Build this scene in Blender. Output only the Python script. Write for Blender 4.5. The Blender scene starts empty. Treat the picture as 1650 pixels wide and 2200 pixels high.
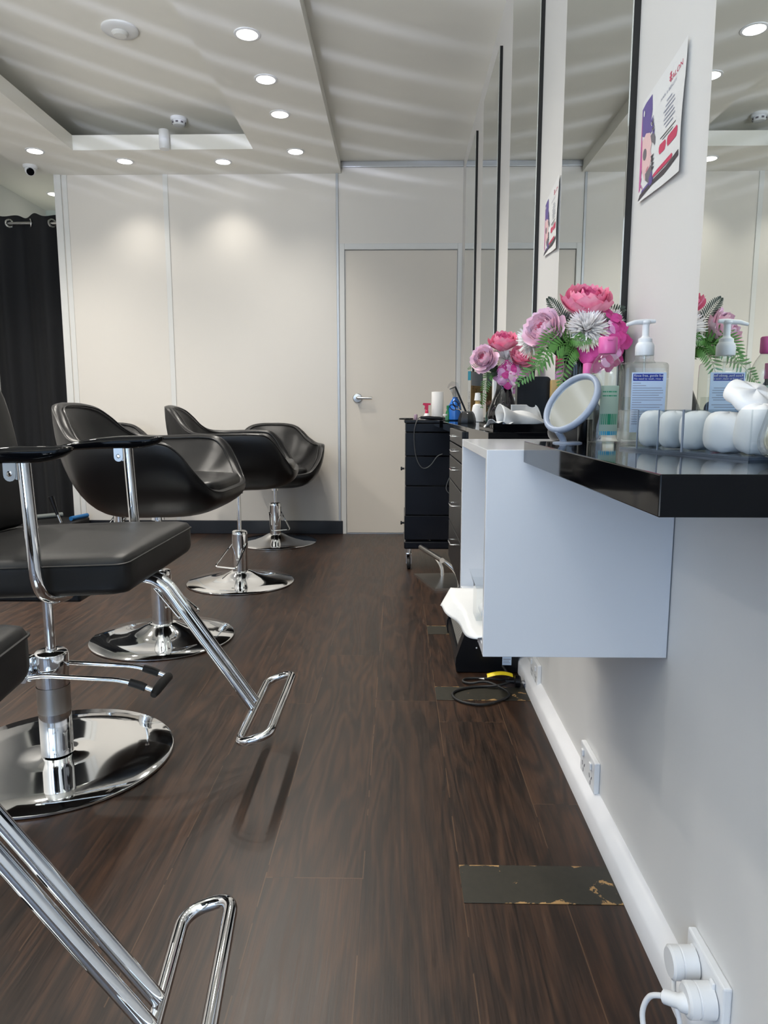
import bpy, bmesh, math, random
from mathutils import Vector, Matrix, Quaternion
random.seed(7)
SC = bpy.context.scene
COL = SC.collection
PI = math.pi

def C(r, g, b):
    f = lambda v: (v/255/12.92) if v/255 <= .04045 else ((v/255+.055)/1.055)**2.4
    return (f(r), f(g), f(b), 1)

# ------------------------------------------------------------------ camera
cam_d = bpy.data.cameras.new('camera')
cam_d.lens = 36*1525/2200
cam_d.sensor_width = 36
cam_d.clip_start = .02
cam = bpy.data.objects.new('camera', cam_d); COL.objects.link(cam)
PITCH = math.atan(218/1525); YAW = math.atan(29/1525*math.cos(PITCH))
cam.location = (0, 0, .915)
cam.rotation_euler = (PI/2-PITCH, 0, YAW)
SC.camera = cam

# ------------------------------------------------------------------ render look, world, large lights
vs = SC.view_settings
vs.view_transform = 'Standard'; vs.look = 'None'; vs.gamma = 1; vs.use_curve_mapping = False
vs.exposure = 0.0
cy = SC.cycles
cy.max_bounces = 9; cy.diffuse_bounces = 4; cy.glossy_bounces = 5; cy.transmission_bounces = 6
cy.transparent_max_bounces = 16
cy.caustics_reflective = False; cy.caustics_refractive = False
cy.sample_clamp_indirect = 4.0
cy.use_denoising = True

W = bpy.data.worlds.new('world'); SC.world = W; W.use_nodes = True
W.node_tree.nodes['Background'].inputs[0].default_value = (.72, .84, 1, 1)
W.node_tree.nodes['Background'].inputs[1].default_value = .9

WARM = (1, .945, .86)
SPOT_W = 38.0
DAY_W = 46.0

def lamp(name, kind, loc, energy, color, rot=(0, 0, 0), parent=None, **kw):
    d = bpy.data.lights.new(name, kind); d.energy = energy; d.color = color
    for k, v in kw.items(): setattr(d, k, v)
    o = bpy.data.objects.new(name, d); COL.objects.link(o)
    o.location = loc; o.rotation_euler = rot
    if parent: o.parent = parent
    return o

# assumed daylight lamp, at the unseen glazed shop front behind the camera
lamp('assumed_daylight', 'AREA', (-1.45, -1.78, 1.35), DAY_W, (.46, .67, 1), (PI/2, 0, 0),
     shape='RECTANGLE', size=2.5, size_y=2.2)

# added fill lamp, low by the shop front, aimed up to brighten the ceiling
lamp('ceiling_fill', 'AREA', (-1.6, -1.75, .45), 108.0, (.98, .985, .95), (PI/2+math.radians(58), 0, 0),
     shape='RECTANGLE', size=2.0, size_y=.5, spread=math.radians(112))

# added lamp, source assumed: a stripe mask shapes its light into ceiling bands
band_lamp = lamp('added_band_lamp', 'POINT', (-1.2, -1.55, .35), 60.0, (.72, .78, 1), (0, 0, 0), shadow_soft_size=.02)
def band_mask_nodes(l, zc, power):  # procedural stripe pattern put into the lamp's emission, faded at its borders
    l.use_nodes = True
    nt = l.node_tree; n = nt.nodes; L = nt.links
    em = n['Emission']
    def m(op, a, b=None):
        q = n.new('ShaderNodeMath'); q.operation = op
        for i, v in enumerate((a, b)):
            if v is None: continue
            if isinstance(v, (int, float)): q.inputs[i].default_value = v
            else: L.new(v, q.inputs[i])
        return q.outputs[0]
    tc = n.new('ShaderNodeTexCoord'); sx = n.new('ShaderNodeSeparateXYZ')
    L.new(tc.outputs['Normal'], sx.inputs[0])
    x, y, z = sx.outputs
    up = m('MAXIMUM', z, .02)
    k = m('DIVIDE', zc-.35, up)
    X = m('ADD', m('MULTIPLY', x, k), -1.2)
    Y = m('ADD', m('MULTIPLY', y, k), -1.55)
    g = m('SUBTRACT', m('MULTIPLY', X, .5), m('MULTIPLY', m('MULTIPLY', X, X), .18))
    s = m('DIVIDE', m('SUBTRACT', m('SUBTRACT', Y, g), 3.52), .40)
    w = m('COSINE', m('MULTIPLY', s, 2*PI))
    w = m('POWER', m('MULTIPLY', m('ADD', w, 1), .5), 7.0)
    def ramp(v, a, b):     # 0 at a, 1 at b
        q = n.new('ShaderNodeMapRange'); q.interpolation_type = 'SMOOTHSTEP'; L.new(v, q.inputs[0])
        q.inputs[1].default_value = a; q.inputs[2].default_value = b; return q.outputs[0]
    w = m('MULTIPLY', w, m('MULTIPLY', ramp(Y, 6.3, 5.4), m('MULTIPLY', ramp(Y, 1.2, 2.4), m('MULTIPLY', ramp(X, -3.0, -1.6), ramp(X, .75, -.2)))))
    w = m('MULTIPLY', w, m('GREATER_THAN', z, .1))
    fall = n.new('ShaderNodeLightFalloff'); fall.inputs['Strength'].default_value = power
    L.new(m('MULTIPLY', w, fall.outputs['Constant']), em.inputs['Strength'])
band_mask_nodes(band_lamp.data, 2.63, .30)

# ------------------------------------------------------------------ node helpers and materials
class NT:
    def __init__(s, name):
        s.m = bpy.data.materials.new(name); s.m.use_nodes = True
        s.t = s.m.node_tree; s.n = s.t.nodes; s.L = s.t.links
        s.b = s.n['Principled BSDF']; s.out = s.n['Material Output']
    def set(s, inp, v):
        if hasattr(v, 'is_linked'): s.L.new(v, inp)
        else: inp.default_value = v
    def P(s, **kw):
        for k, v in kw.items(): s.set(s.b.inputs[k.replace('_', ' ')], v)
    def math(s, op, a, b=None, c=None):
        q = s.n.new('ShaderNodeMath'); q.operation = op
        for i, v in enumerate((a, b, c)):
            if v is not None: s.set(q.inputs[i], v)
        return q.outputs[0]
    def coord(s, kind='Object', scale=(1, 1, 1), loc=(0, 0, 0)):
        tc = s.n.new('ShaderNodeTexCoord'); mp = s.n.new('ShaderNodeMapping')
        s.L.new(tc.outputs[kind], mp.inputs[0])
        mp.inputs['Scale'].default_value = scale; mp.inputs['Location'].default_value = loc
        return mp.outputs[0]
    def sep(s, v):
        q = s.n.new('ShaderNodeSeparateXYZ'); s.L.new(v, q.inputs[0]); return q.outputs
    def comb(s, x, y, z):
        q = s.n.new('ShaderNodeCombineXYZ')
        for i, v in enumerate((x, y, z)): s.set(q.inputs[i], v)
        return q.outputs[0]
    def noise(s, vec, scale, detail=3, rough=.5, dist=0):
        q = s.n.new('ShaderNodeTexNoise'); s.L.new(vec, q.inputs['Vector'])
        q.inputs['Scale'].default_value = scale; q.inputs['Detail'].default_value = detail
        q.inputs['Roughness'].default_value = rough; q.inputs['Distortion'].default_value = dist
        return q.outputs['Fac']
    def white(s, vec):
        q = s.n.new('ShaderNodeTexWhiteNoise'); q.noise_dimensions = '3D'; s.L.new(vec, q.inputs['Vector'])
        return q.outputs['Value']
    def ramp(s, fac, stops, interp='LINEAR'):
        q = s.n.new('ShaderNodeValToRGB'); s.L.new(fac, q.inputs[0]); e = q.color_ramp.elements
        q.color_ramp.interpolation = interp
        while len(e) < len(stops): e.new(.5)
        for el, (p, c) in zip(e, stops): el.position = p; el.color = c
        return q.outputs[0]
    def mix(s, fac, a, b, mode='MIX'):
        q = s.n.new('ShaderNodeMix'); q.data_type = 'RGBA'; q.blend_type = mode
        s.set(q.inputs[0], fac); s.set(q.inputs[6], a); s.set(q.inputs[7], b)
        return q.outputs[2]
    def bump(s, h, strength=.2, dist=.002):
        q = s.n.new('ShaderNodeBump'); s.L.new(h, q.inputs['Height'])
        q.inputs['Strength'].default_value = strength; q.inputs['Distance'].default_value = dist
        s.L.new(q.outputs[0], s.b.inputs['Normal'])

def plain(name, col, rough=.5, metal=0, spec=.5, var=.04, vs=25, bump=0, bs=200, coat=0):
    q = NT(name)
    v = q.coord('Object')
    f = q.noise(v, vs, 3)
    lo = tuple(max(0, c*(1-var)) for c in col[:3])+(1,); hi = tuple(min(1, c*(1+var)) for c in col[:3])+(1,)
    q.P(Base_Color=q.mix(f, lo, hi), Roughness=rough, Metallic=metal)
    q.b.inputs['Specular IOR Level'].default_value = spec
    if coat: q.b.inputs['Coat Weight'].default_value = coat; q.b.inputs['Coat Roughness'].default_value = .03
    if bump: q.bump(q.noise(v, bs, 4), bump, .001)
    return q.m

def clear(name, tint=(.97, .98, .98, 1), rough=.02, ior=1.45, extra=0):
    """thin clear plastic or glass: see-through with a Fresnel sheen"""
    q = NT(name); q.n.remove(q.b)
    tr = q.n.new('ShaderNodeBsdfTransparent'); tr.inputs[0].default_value = tint
    gl = q.n.new('ShaderNodeBsdfGlossy'); gl.inputs['Roughness'].default_value = rough
    lw = q.n.new('ShaderNodeLayerWeight'); lw.inputs['Blend'].default_value = .5
    f0 = ((ior-1)/(ior+1))**2
    sch = q.math('ADD', q.math('MULTIPLY', q.math('POWER', lw.outputs['Facing'], 4.0), .75), f0)
    mx = q.n.new('ShaderNodeMixShader')
    fac = q.math('ADD', sch, extra)
    q.L.new(fac, mx.inputs[0]); q.L.new(tr.outputs[0], mx.inputs[1]); q.L.new(gl.outputs[0], mx.inputs[2])
    q.L.new(mx.outputs[0], q.out.inputs[0])
    return q.m

def emit(name, col, s):
    q = NT(name); q.P(Base_Color=(1, 1, 1, 1), Emission_Color=col, Emission_Strength=s); return q.m

M = {}
M['wall'] = plain('wall_paint', C(218, 217, 215), .55, var=.015, vs=3, bump=.06, bs=120)
M['wall_far'] = plain('partition_board', C(226, 221, 213), .38, var=.015, vs=2)
M['door'] = plain('door_laminate', C(222, 214, 202), .35, var=.015, vs=2)
M['ceil'] = plain('ceiling_paint', C(242, 240, 232), .7, var=.01, vs=3)
M['alu'] = plain('satin_aluminium', C(186, 188, 190), .38, metal=.55, var=.03)
M['alu_w'] = plain('white_powder_coat', C(225, 225, 222), .4, var=.01)
M['skirt'] = plain('skirting_gloss', C(236, 236, 238), .3, var=.01)
M['navy'] = plain('dark_skirting', C(18, 20, 27), .4, var=.08)
M['mirror'] = plain('mirror_silver', (.80, .84, .82, 1), .0, metal=1, var=.005)
M['mirror_back'] = plain('mirror_black_edge', C(12, 13, 15), .3)
M['edge_glass'] = plain('mirror_glass_edge', C(196, 214, 220), .1, var=.02)
M['chrome'] = plain('chrome', (.82, .83, .84, 1), .05, metal=1, var=.01)
M['steel'] = plain('brushed_steel', (.55, .54, .52, 1), .28, metal=1, var=.05)
M['zinc'] = plain('zinc_bracket', (.50, .54, .57, 1), .35, metal=1, var=.05)
M['black_gloss'] = plain('black_gloss_laminate', C(7, 8, 11), .05, spec=.13, var=.1, vs=8)
M['black_satin'] = plain('black_satin', C(12, 13, 17), .30, var=.1, spec=.35)
M['black_navy'] = plain('blue_black_metal', C(8, 10, 18), .26, var=.1, spec=.3)
M['black_matt'] = plain('black_rubber', C(17, 17, 18), .6, var=.1)
M['white_gloss'] = plain('white_gloss_laminate', C(218, 220, 224), .16, var=.01, vs=4)
M['white_plastic'] = plain('white_plastic', C(232, 233, 234), .35, var=.02)
M['paper'] = plain('white_paper', C(226, 226, 225), .9, var=.02, bump=.1, bs=90)
M['cotton'] = plain('cotton', C(246, 244, 242), .95, var=.02, bump=.25, bs=160)
M['red'] = plain('raspberry_plastic', C(200, 30, 80), .35)
M['pink'] = plain('pink_plastic', C(226, 104, 168), .3)
M['mauve'] = plain('mauve_plastic', C(165, 140, 160), .4)
M['blue'] = plain('blue_liquid_bottle', C(20, 100, 190), .15)
M['cyan'] = plain('cyan_plastic', C(40, 160, 200), .3)
M['green'] = plain('green_bottle', C(10, 110, 60), .12)
M['gold'] = plain('gold_card', C(190, 160, 105), .4, var=.15, vs=60)
M['yellow'] = plain('yellow_tag', C(225, 200, 30), .5)
M['grey_mesh'] = None
M['tube_grey'] = plain('grey_tube', C(120, 126, 124), .5)
M['tube_blue'] = plain('blue_tube', C(30, 105, 165), .5)
M['grey_frame'] = plain('blue_grey_plastic', C(150, 160, 178), .35, var=.02)
M['leaf'] = plain('fern_green', C(74, 122, 52), .5, var=.35, vs=70)
M['leaf_dark'] = plain('deep_leaf_green', C(20, 42, 25), .5, var=.3, vs=60)
M['stem'] = plain('stem_green', C(60, 85, 45), .6)
M['bract'] = plain('dry_brown_petal', C(110, 78, 62), .7, var=.25, vs=80)
M['teal_glass'] = clear('teal_glass', (.55, .80, .78, 1))
M['acrylic'] = clear('clear_acrylic', (.93, .95, .96, 1), .03, 1.5, .03)
M['acrylic_edge'] = plain('acrylic_edge', C(120, 130, 145), .1)
M['bottle'] = clear('clear_bottle', (.90, .92, .90, 1), .03, 1.45, .02)
M['glass'] = clear('window_glass', (.96, .98, .98, 1), 0, 1.45)
M['label_white'] = plain('label_white', C(205, 222, 244), .5, var=.01)
M['label_navy'] = plain('label_navy', C(20, 45, 140), .45)
M['ink_grey'] = plain('ink_grey', C(150, 154, 170), .6)
M['ink_dark'] = plain('ink_dark', C(66, 60, 66), .6)
M['ink_red'] = plain('ink_red', C(196, 62, 96), .6)
M['ink_purple'] = plain('ink_purple', C(98, 84, 146), .6, var=.15, vs=40)
M['ink_magenta'] = plain('ink_magenta', C(190, 90, 150), .6, var=.2, vs=50)
M['ink_pink'] = plain('ink_pale_pink', C(226, 190, 190), .6, var=.06, vs=60)
M['ink_smoke'] = plain('ink_smoke', C(110, 106, 112), .6, var=.15, vs=70)
M['lip'] = plain('ink_rose', C(200, 130, 140), .6)
M['lamp_on'] = emit('downlight_glow', (1, .97, .91, 1), 7.0)
M['sky_green'] = plain('recess_paint', C(196, 204, 198), .6, var=.01)
M['teal'] = plain('teal_print', C(30, 120, 140), .5)
M['book_cover'] = plain('book_cover', C(205, 165, 105), .5, var=.3, vs=30)
M['grey_spine'] = plain('book_spine', C(176, 174, 168), .5)

def leather():
    q = NT('black_leather'); v = q.coord('Object')
    big = q.noise(v, 6, 3); fine = q.noise(v, 420, 2)
    q.P(Base_Color=q.mix(big, C(11, 11, 13), C(19, 19, 20)), Roughness=q.math('ADD', q.math('MULTIPLY', big, .18), .24))
    q.b.inputs['Specular IOR Level'].default_value = .32
    q.bump(q.math('ADD', fine, q.math('MULTIPLY', big, 3)), .12, .0012)
    return q.m
M['leather'] = leather()
def leather2():
    q = NT('matt_black_vinyl'); v = q.coord('Object')
    big = q.noise(v, 5, 3); fine = q.noise(v, 500, 2)
    q.P(Base_Color=q.mix(big, C(13, 13, 14), C(22, 22, 22)), Roughness=q.math('ADD', q.math('MULTIPLY', big, .15), .40))
    q.b.inputs['Specular IOR Level'].default_value = .38
    q.bump(q.math('ADD', fine, q.math('MULTIPLY', big, 3)), .10, .001)
    return q.m
M['vinyl'] = leather2()
def curtain_mat():
    q = NT('black_curtain'); v = q.coord('Object')
    w = q.noise(v, 300, 2)
    q.P(Base_Color=q.mix(w, C(10, 11, 14), C(20, 21, 25)), Roughness=.8)
    q.b.inputs['Sheen Weight'].default_value = .06
    return q.m
M['curtain'] = curtain_mat()
def mesh_mat():
    q = NT('grey_perforated_grille'); v = q.coord('Object', (260, 260, 260))
    s = q.sep(v)
    d = q.math('MULTIPLY', q.math('SINE', s[1]), q.math('SINE', q.math('ADD', s[2], s[0])))
    q.P(Base_Color=q.mix(q.math('MULTIPLY', q.math('ADD', d, 1), .5), C(70, 70, 68), C(170, 170, 166)), Roughness=.4, Metallic=.3)
    return q.m
M['grey_mesh'] = mesh_mat()
def vase_mat():
    q = NT('black_glazed_vase'); v = q.coord('Object')
    q.P(Base_Color=q.mix(q.noise(v, 20), C(8, 8, 10), C(16, 16, 20)), Roughness=.08)
    return q.m
M['vase'] = vase_mat()

def floor_mat():
    q = NT('dark_timber_planks'); v = q.coord('Object'); x, y, z = q.sep(v)
    Wd, Ln = .193, 1.29
    fx = q.math('DIVIDE', q.math('SUBTRACT', x, .127), Wd)
    row = q.math('FLOOR', fx)
    off = q.math('MULTIPLY', q.white(q.comb(row, 3.3, 1.7)), Ln)
    fy = q.math('DIVIDE', q.math('ADD', y, off), Ln)
    colm = q.math('FLOOR', fy)
    rnd = q.white(q.comb(row, colm, 5.1))
    rnd2 = q.white(q.comb(colm, row, 9.7))
    # grain drawn out along the plank, shifted per plank
    gv = q.comb(q.math('ADD', x, q.math('MULTIPLY', rnd, 7)), q.math('ADD', q.math('MULTIPLY', y, .11), q.math('MULTIPLY', rnd2, 9)), 0)
    warp = q.noise(gv, 9, 3, .5, .4)
    rings = q.math('SINE', q.math('ADD', q.math('MULTIPLY', warp, 60), q.math('MULTIPLY', x, 40)))
    fine_v = q.comb(q.math('ADD', x, rnd), q.math('MULTIPLY', y, .03), rnd2)
    fine = q.noise(fine_v, 260, 4, .7)
    mid = q.noise(gv, 26, 5, .65, .6)
    g = q.math('ADD', q.math('MULTIPLY', q.math('ADD', q.math('MULTIPLY', rings, .5), .5), .16),
               q.math('ADD', q.math('MULTIPLY', mid, .42), q.math('MULTIPLY', fine, .54)))
    col = q.ramp(g, [(.32, C(17, 11, 8)), (.48, C(36, 24, 17)), (.62, C(54, 36, 25)), (.85, C(80, 55, 37))])
    tone = q.mix(rnd, (.74, .74, .76, 1), (1.1, 1.06, 1.02, 1))
    col = q.mix(1.0, col, tone, 'MULTIPLY')
    # dark joints with pale worn lips
    ex = q.math('MULTIPLY', q.math('ABSOLUTE', q.math('SUBTRACT', q.math('FRACT', fx), .5)), 2*1)
    ey = q.math('MULTIPLY', q.math('ABSOLUTE', q.math('SUBTRACT', q.math('FRACT', fy), .5)), 2*1)
    jx = q.math('GREATER_THAN', ex, 1-.0022/Wd*1.0)
    jy = q.math('GREATER_THAN', ey, 1-.0022/Ln*1.0)
    j = q.math('MAXIMUM', jx, jy)
    worn = q.noise(v, 7, 2)
    jc = q.mix(q.math('GREATER_THAN', worn, .46), C(20, 15, 12), C(96, 72, 52))
    col = q.mix(q.math('MULTIPLY', j, .55), col, jc)
    q.P(Base_Color=col, Roughness=q.math('ADD', q.math('MULTIPLY', fine, .22), q.math('ADD', q.math('MULTIPLY', mid, .1), .24)))
    q.b.inputs['Specular IOR Level'].default_value = .5
    h = q.math('SUBTRACT', q.math('MULTIPLY', fine, .5), q.math('MULTIPLY', j, 1.5))
    q.bump(h, .22, .0012)
    return q.m
M['floor'] = floor_mat()

def patch_mat():
    q = NT('worn_dark_patch'); v = q.coord('Object')
    x, y, z = q.sep(v)
    n1 = q.noise(v, 14, 5, .62, 1.2); n2 = q.noise(v, 60, 3, .6)
    edge = q.math('MULTIPLY', q.math('ABSOLUTE', y), 18)        # wears more along the long edges
    wear = q.math('ADD', q.math('ADD', n1, q.math('MULTIPLY', n2, .18)), q.math('MULTIPLY', q.math('POWER', edge, 6), .14))
    m_ = q.ramp(wear, [(.74, (0, 0, 0, 1)), (.76, (1, 1, 1, 1))])
    base = q.mix(n2, C(30, 29, 23), C(48, 45, 36))
    q.P(Base_Color=q.mix(m_, base, q.mix(n2, C(120, 88, 48), C(186, 150, 100))), Roughness=.5)
    q.bump(m_, -.3, .001)
    return q.m
M['patch'] = patch_mat()

# ------------------------------------------------------------------ mesh builder
class MB:
    def __init__(s): s.v = []; s.f = []; s.fi = []; s.M = Matrix.Identity(4); s.mi = 0; s.soft = False
    def at(s, m): s.M = m; return s
    def mat(s, i): s.mi = i; return s
    def add(s, verts, faces):
        s.soft = True
        o = len(s.v); s.v += [tuple(s.M @ Vector(p)) for p in verts]
        for f in faces: s.f.append(tuple(o+i for i in f)); s.fi.append(s.mi)
        return s
    def bm(s, b):
        b.verts.index_update()
        s.add([v.co.copy() for v in b.verts], [[v.index for v in f.verts] for f in b.faces]); b.free(); return s
    def box(s, x0, x1, y0, y1, z0, z1, bev=0, seg=2):
        keep = s.soft
        b = bmesh.new(); bmesh.ops.create_cube(b, size=1)
        for v in b.verts: v.co = Vector(((x0+x1)/2+v.co.x*(x1-x0), (y0+y1)/2+v.co.y*(y1-y0), (z0+z1)/2+v.co.z*(z1-z0)))
        if bev: bmesh.ops.bevel(b, geom=list(b.edges), offset=bev, segments=seg, profile=.5, affect='EDGES')
        s.bm(b); s.soft = keep; return s
    def grid(s, fn, nu, nv, cu=False, cv=False):
        vs = []; U = nu if cu else nu+1; V = nv if cv else nv+1
        for i in range(U):
            for j in range(V): vs.append(fn(i/nu, j/nv))
        fs = []
        for i in range(nu):
            for j in range(nv):
                a, b_ = i, (i+1) % U; c, d = j, (j+1) % V
                fs.append((a*V+c, b_*V+c, b_*V+d, a*V+d))
        return s.add(vs, fs)
    def lathe(s, prof, seg=32, cap=True):
        n = len(prof); vs = []
        for r, z in prof:
            for k in range(seg): vs.append((r*math.cos(2*PI*k/seg), r*math.sin(2*PI*k/seg), z))
        fs = [(i*seg+k, i*seg+(k+1) % seg, (i+1)*seg+(k+1) % seg, (i+1)*seg+k) for i in range(n-1) for k in range(seg)]
        if cap: fs += [tuple(range(seg-1, -1, -1)), tuple((n-1)*seg+k for k in range(seg))]
        return s.add(vs, fs)
    def tube(s, pts, r, seg=10, closed=False, flat=1.0, upv=None):
        P = [Vector(p) for p in pts]; n = len(P); vs = []
        R = r if isinstance(r, (list, tuple)) else [r]*n
        T = []
        for i in range(n):
            a = P[(i-1) % n] if (closed or i) else P[0]; b_ = P[(i+1) % n] if (closed or i < n-1) else P[-1]
            t = (b_-a); T.append(t.normalized() if t.length > 1e-9 else Vector((0, 0, 1)))
        nrm = Vector(upv) if upv else (Vector((0, 0, 1)) if abs(T[0].z) < .9 else Vector((1, 0, 0)))
        nrm = (nrm-T[0]*nrm.dot(T[0])).normalized()
        for i in range(n):
            if i:
                ax = T[i-1].cross(T[i])
                if ax.length > 1e-8: nrm = Quaternion(ax.normalized(), T[i-1].angle(T[i])) @ nrm
                nrm = (nrm-T[i]*nrm.dot(T[i])).normalized()
            bi = T[i].cross(nrm)
            for k in range(seg):
                a = 2*PI*k/seg; vs.append(P[i]+nrm*(R[i]*math.cos(a))+bi*(R[i]*flat*math.sin(a)))
        fs = []
        for i in range(n if closed else n-1):
            j = (i+1) % n
            for k in range(seg): fs.append((i*seg+k, i*seg+(k+1) % seg, j*seg+(k+1) % seg, j*seg+k))
        if not closed: fs += [tuple(range(seg-1, -1, -1)), tuple((n-1)*seg+k for k in range(seg))]
        return s.add(vs, fs)
    def prism(s, poly, h0, h1, axis='z'):
        """poly 2-D outline swept along an axis: 'z' (x,y), 'y' (x,z), 'x' (y,z)"""
        n = len(poly)
        mk = {'z': lambda a, b_, h: (a, b_, h), 'y': lambda a, b_, h: (a, h, b_), 'x': lambda a, b_, h: (h, a, b_)}[axis]
        vs = [mk(a, b_, h0) for a, b_ in poly]+[mk(a, b_, h1) for a, b_ in poly]
        fs = [tuple(range(n-1, -1, -1)), tuple(range(n, 2*n))]+[(i, (i+1) % n, n+(i+1) % n, n+i) for i in range(n)]
        return s.add(vs, fs)
    def rbox(s, sx, sy, sz, r, n=10, fn=None):
        """soft rounded box centred on the origin; fn bends each point"""
        h = Vector((sx/2, sy/2, sz/2)); vs = []; fs = []; idx = {}
        def P(p):
            k = tuple(round(c, 5) for c in p)
            if k in idx: return idx[k]
            q = Vector([p[i]*h[i] for i in range(3)])
            inn = Vector([max(-(h[i]-r), min(h[i]-r, q[i])) for i in range(3)])
            # cosine-spaced grids give points in the corners
            d = q-inn
            q2 = inn+d.normalized()*r if d.length > 1e-9 else q
            if fn: q2 = Vector(fn(q2, h))
            idx[k] = len(vs); vs.append(q2); return idx[k]
        g = [math.sin((i/n-.5)*PI) for i in range(n+1)]
        for ax in range(3):
            for sg in (-1, 1):
                for i in range(n):
                    for j in range(n):
                        q = []
                        for a, b_ in ((i, j), (i+1, j), (i+1, j+1), (i, j+1)):
                            p = [0, 0, 0]; p[ax] = sg; p[(ax+1) % 3] = g[a]; p[(ax+2) % 3] = g[b_]; q.append(P(p))
                        if sg < 0: q.reverse()
                        if len(set(q)) == 4: fs.append(q)
        return s.add(vs, fs)
    def text(s, body, size, m, extrude=0.0):
        c = bpy.data.curves.new('t', 'FONT'); c.body = body; c.size = size; c.extrude = extrude
        c.resolution_u = 2
        o = bpy.data.objects.new('t', c); COL.objects.link(o)
        dg = bpy.context.evaluated_depsgraph_get()
        me = bpy.data.meshes.new_from_object(o.evaluated_get(dg))
        keep = s.M; s.M = keep @ m
        s.add([v.co.copy() for v in me.vertices], [list(p.vertices) for p in me.polygons])
        s.M = keep
        bpy.data.objects.remove(o); bpy.data.curves.remove(c); bpy.data.meshes.remove(me)
        return s
    def build(s, name, mats, parent=None, smooth=38, loc=None, rotz=0):
        me = bpy.data.meshes.new(name); me.from_pydata(s.v, [], s.f)
        if not isinstance(mats, (list, tuple)): mats = [mats]
        for m in mats: me.materials.append(m)
        me.polygons.foreach_set('material_index', s.fi)
        b = bmesh.new(); b.from_mesh(me); bmesh.ops.recalc_face_normals(b, faces=b.faces); b.to_mesh(me); b.free()
        if smooth and not s.soft: smooth = 0
        if smooth:
            me.polygons.foreach_set('use_smooth', [True]*len(me.polygons))
            me.set_sharp_from_angle(angle=math.radians(smooth))
        me.update()
        o = bpy.data.objects.new(name, me); COL.objects.link(o)
        if parent: o.parent = parent
        if loc: o.location = loc
        if rotz: o.rotation_euler.z = rotz
        return o

def T(x, y, z): return Matrix.Translation((x, y, z))
def R(a, ax): return Matrix.Rotation(a, 4, ax)
def S(x, y, z): return Matrix.Diagonal((x, y, z, 1))
def aim(d, up=(0, 0, 1)):
    """rotation that takes +Z onto d"""
    return Vector(d).to_track_quat('Z', 'Y').to_matrix().to_4x4()

def spline(pts, n=8, closed=False):
    P = [Vector(p) for p in pts]; m = len(P); out = []
    for i in range(m if closed else m-1):
        g = lambda k: P[k % m] if closed else P[max(0, min(m-1, k))]
        a, b_, c, d = g(i-1), g(i), g(i+1), g(i+2)
        for k in range(n):
            t = k/n
            out.append(.5*((2*b_)+(c-a)*t+(2*a-5*b_+4*c-d)*t*t+(3*b_-a-3*c+d)*t**3))
    if not closed: out.append(P[-1])
    return out

def rounded_path(pts, rad, n=6, closed=False):
    """polyline with circular-ish corners"""
    P = [Vector(p) for p in pts]; m = len(P); out = []
    for i in range(m):
        if not closed and i in (0, m-1): out.append(P[i]); continue
        a, b_, c = P[(i-1) % m], P[i], P[(i+1) % m]
        r = min(rad, (a-b_).length*.5, (c-b_).length*.5)
        p, q = b_+(a-b_).normalized()*r, b_+(c-b_).normalized()*r
        for k in range(n+1):
            t = k/n; out.append((1-t)**2*p+2*t*(1-t)*b_+t*t*q)
    return out

def rrect(x0, x1, y0, y1, r, n=5):
    out = []
    for cx, cy_, a0 in ((x1-r, y1-r, 0), (x0+r, y1-r, PI/2), (x0+r, y0+r, PI), (x1-r, y0+r, 1.5*PI)):
        for k in range(n+1): a = a0+PI/2*k/n; out.append((cx+r*math.cos(a), cy_+r*math.sin(a)))
    return out

def tag(o, label, cat=None, group=None, kind=None):
    o['label'] = label
    if cat: o['category'] = cat
    if group: o['group'] = group
    if kind: o['kind'] = kind
    return o
def thing(name, label, cat, loc=(0, 0, 0), rotz=0, group=None):
    o = bpy.data.objects.new(name, None); COL.objects.link(o); o.empty_display_size = .05
    o.location = loc; o.rotation_euler.z = rotz
    return tag(o, label, cat, group)
def solo(name, mb, mats, label, cat, loc=None, rotz=0, group=None, smooth=38):
    return tag(mb.build(name, mats, None, smooth, loc, rotz), label, cat, group)
def struct(name, mb, mats, label, parent=None, smooth=38):
    o = mb.build(name, mats, parent, smooth)
    if not parent: tag(o, label, 'structure', None, 'structure')
    return o
def copy_thing(root, loc, rotz, label, group=None):
    r = root.copy(); COL.objects.link(r); r.location = loc; r.rotation_euler.z = rotz; r['label'] = label
    if group: r['group'] = group
    for ch in list(root.children):
        c = ch.copy(); COL.objects.link(c); c.parent = r
        for g in list(ch.children):
            d = g.copy(); COL.objects.link(d); d.parent = c
    return r

# ================================================================== the room
XW = .455; YF = 5.24
struct('floor', MB().box(-3.2, .7, -2.2, 6.5, -.06, 0), M['floor'], 'dark brown timber plank floor running down the salon')
struct('wall_right', MB().box(XW, .62, -2.0, 5.40, 0, 2.80), M['wall'], 'white painted side wall carrying the row of tall mirrors')
struct('wall_left', MB().box(-3.2, -3.05, -2.0, 6.5, 0, 2.80), M['wall'], 'white side wall behind the black curtain')
struct('wall_far', MB().box(-2.42, -.415, YF, YF+.1, 0, 2.92).box(-.415, XW, YF, YF+.1, 2.085, 2.63).box(-2.60, -2.42, YF, YF+.1, 2.63, 2.92), M['wall_far'],
       'off white panelled partition at the end of the salon')
struct('wall_recess', MB().box(-3.2, -2.2, 6.4, 6.5, 0, 2.8).box(-2.42, -2.32, YF+.1, 6.4, 0, 2.8), M['sky_green'],
       'pale back wall of the recess behind the curtain')
mb = MB()
mb.box(-3.2, .62, -2.0, -1.9, 0, .14).box(-3.2, .62, -2.0, -1.9, 2.52, 2.92)
mb.box(-3.2, -2.75, -2.0, -1.9, .14, 2.52).box(.35, .62, -2.0, -1.9, .14, 2.52)
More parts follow.
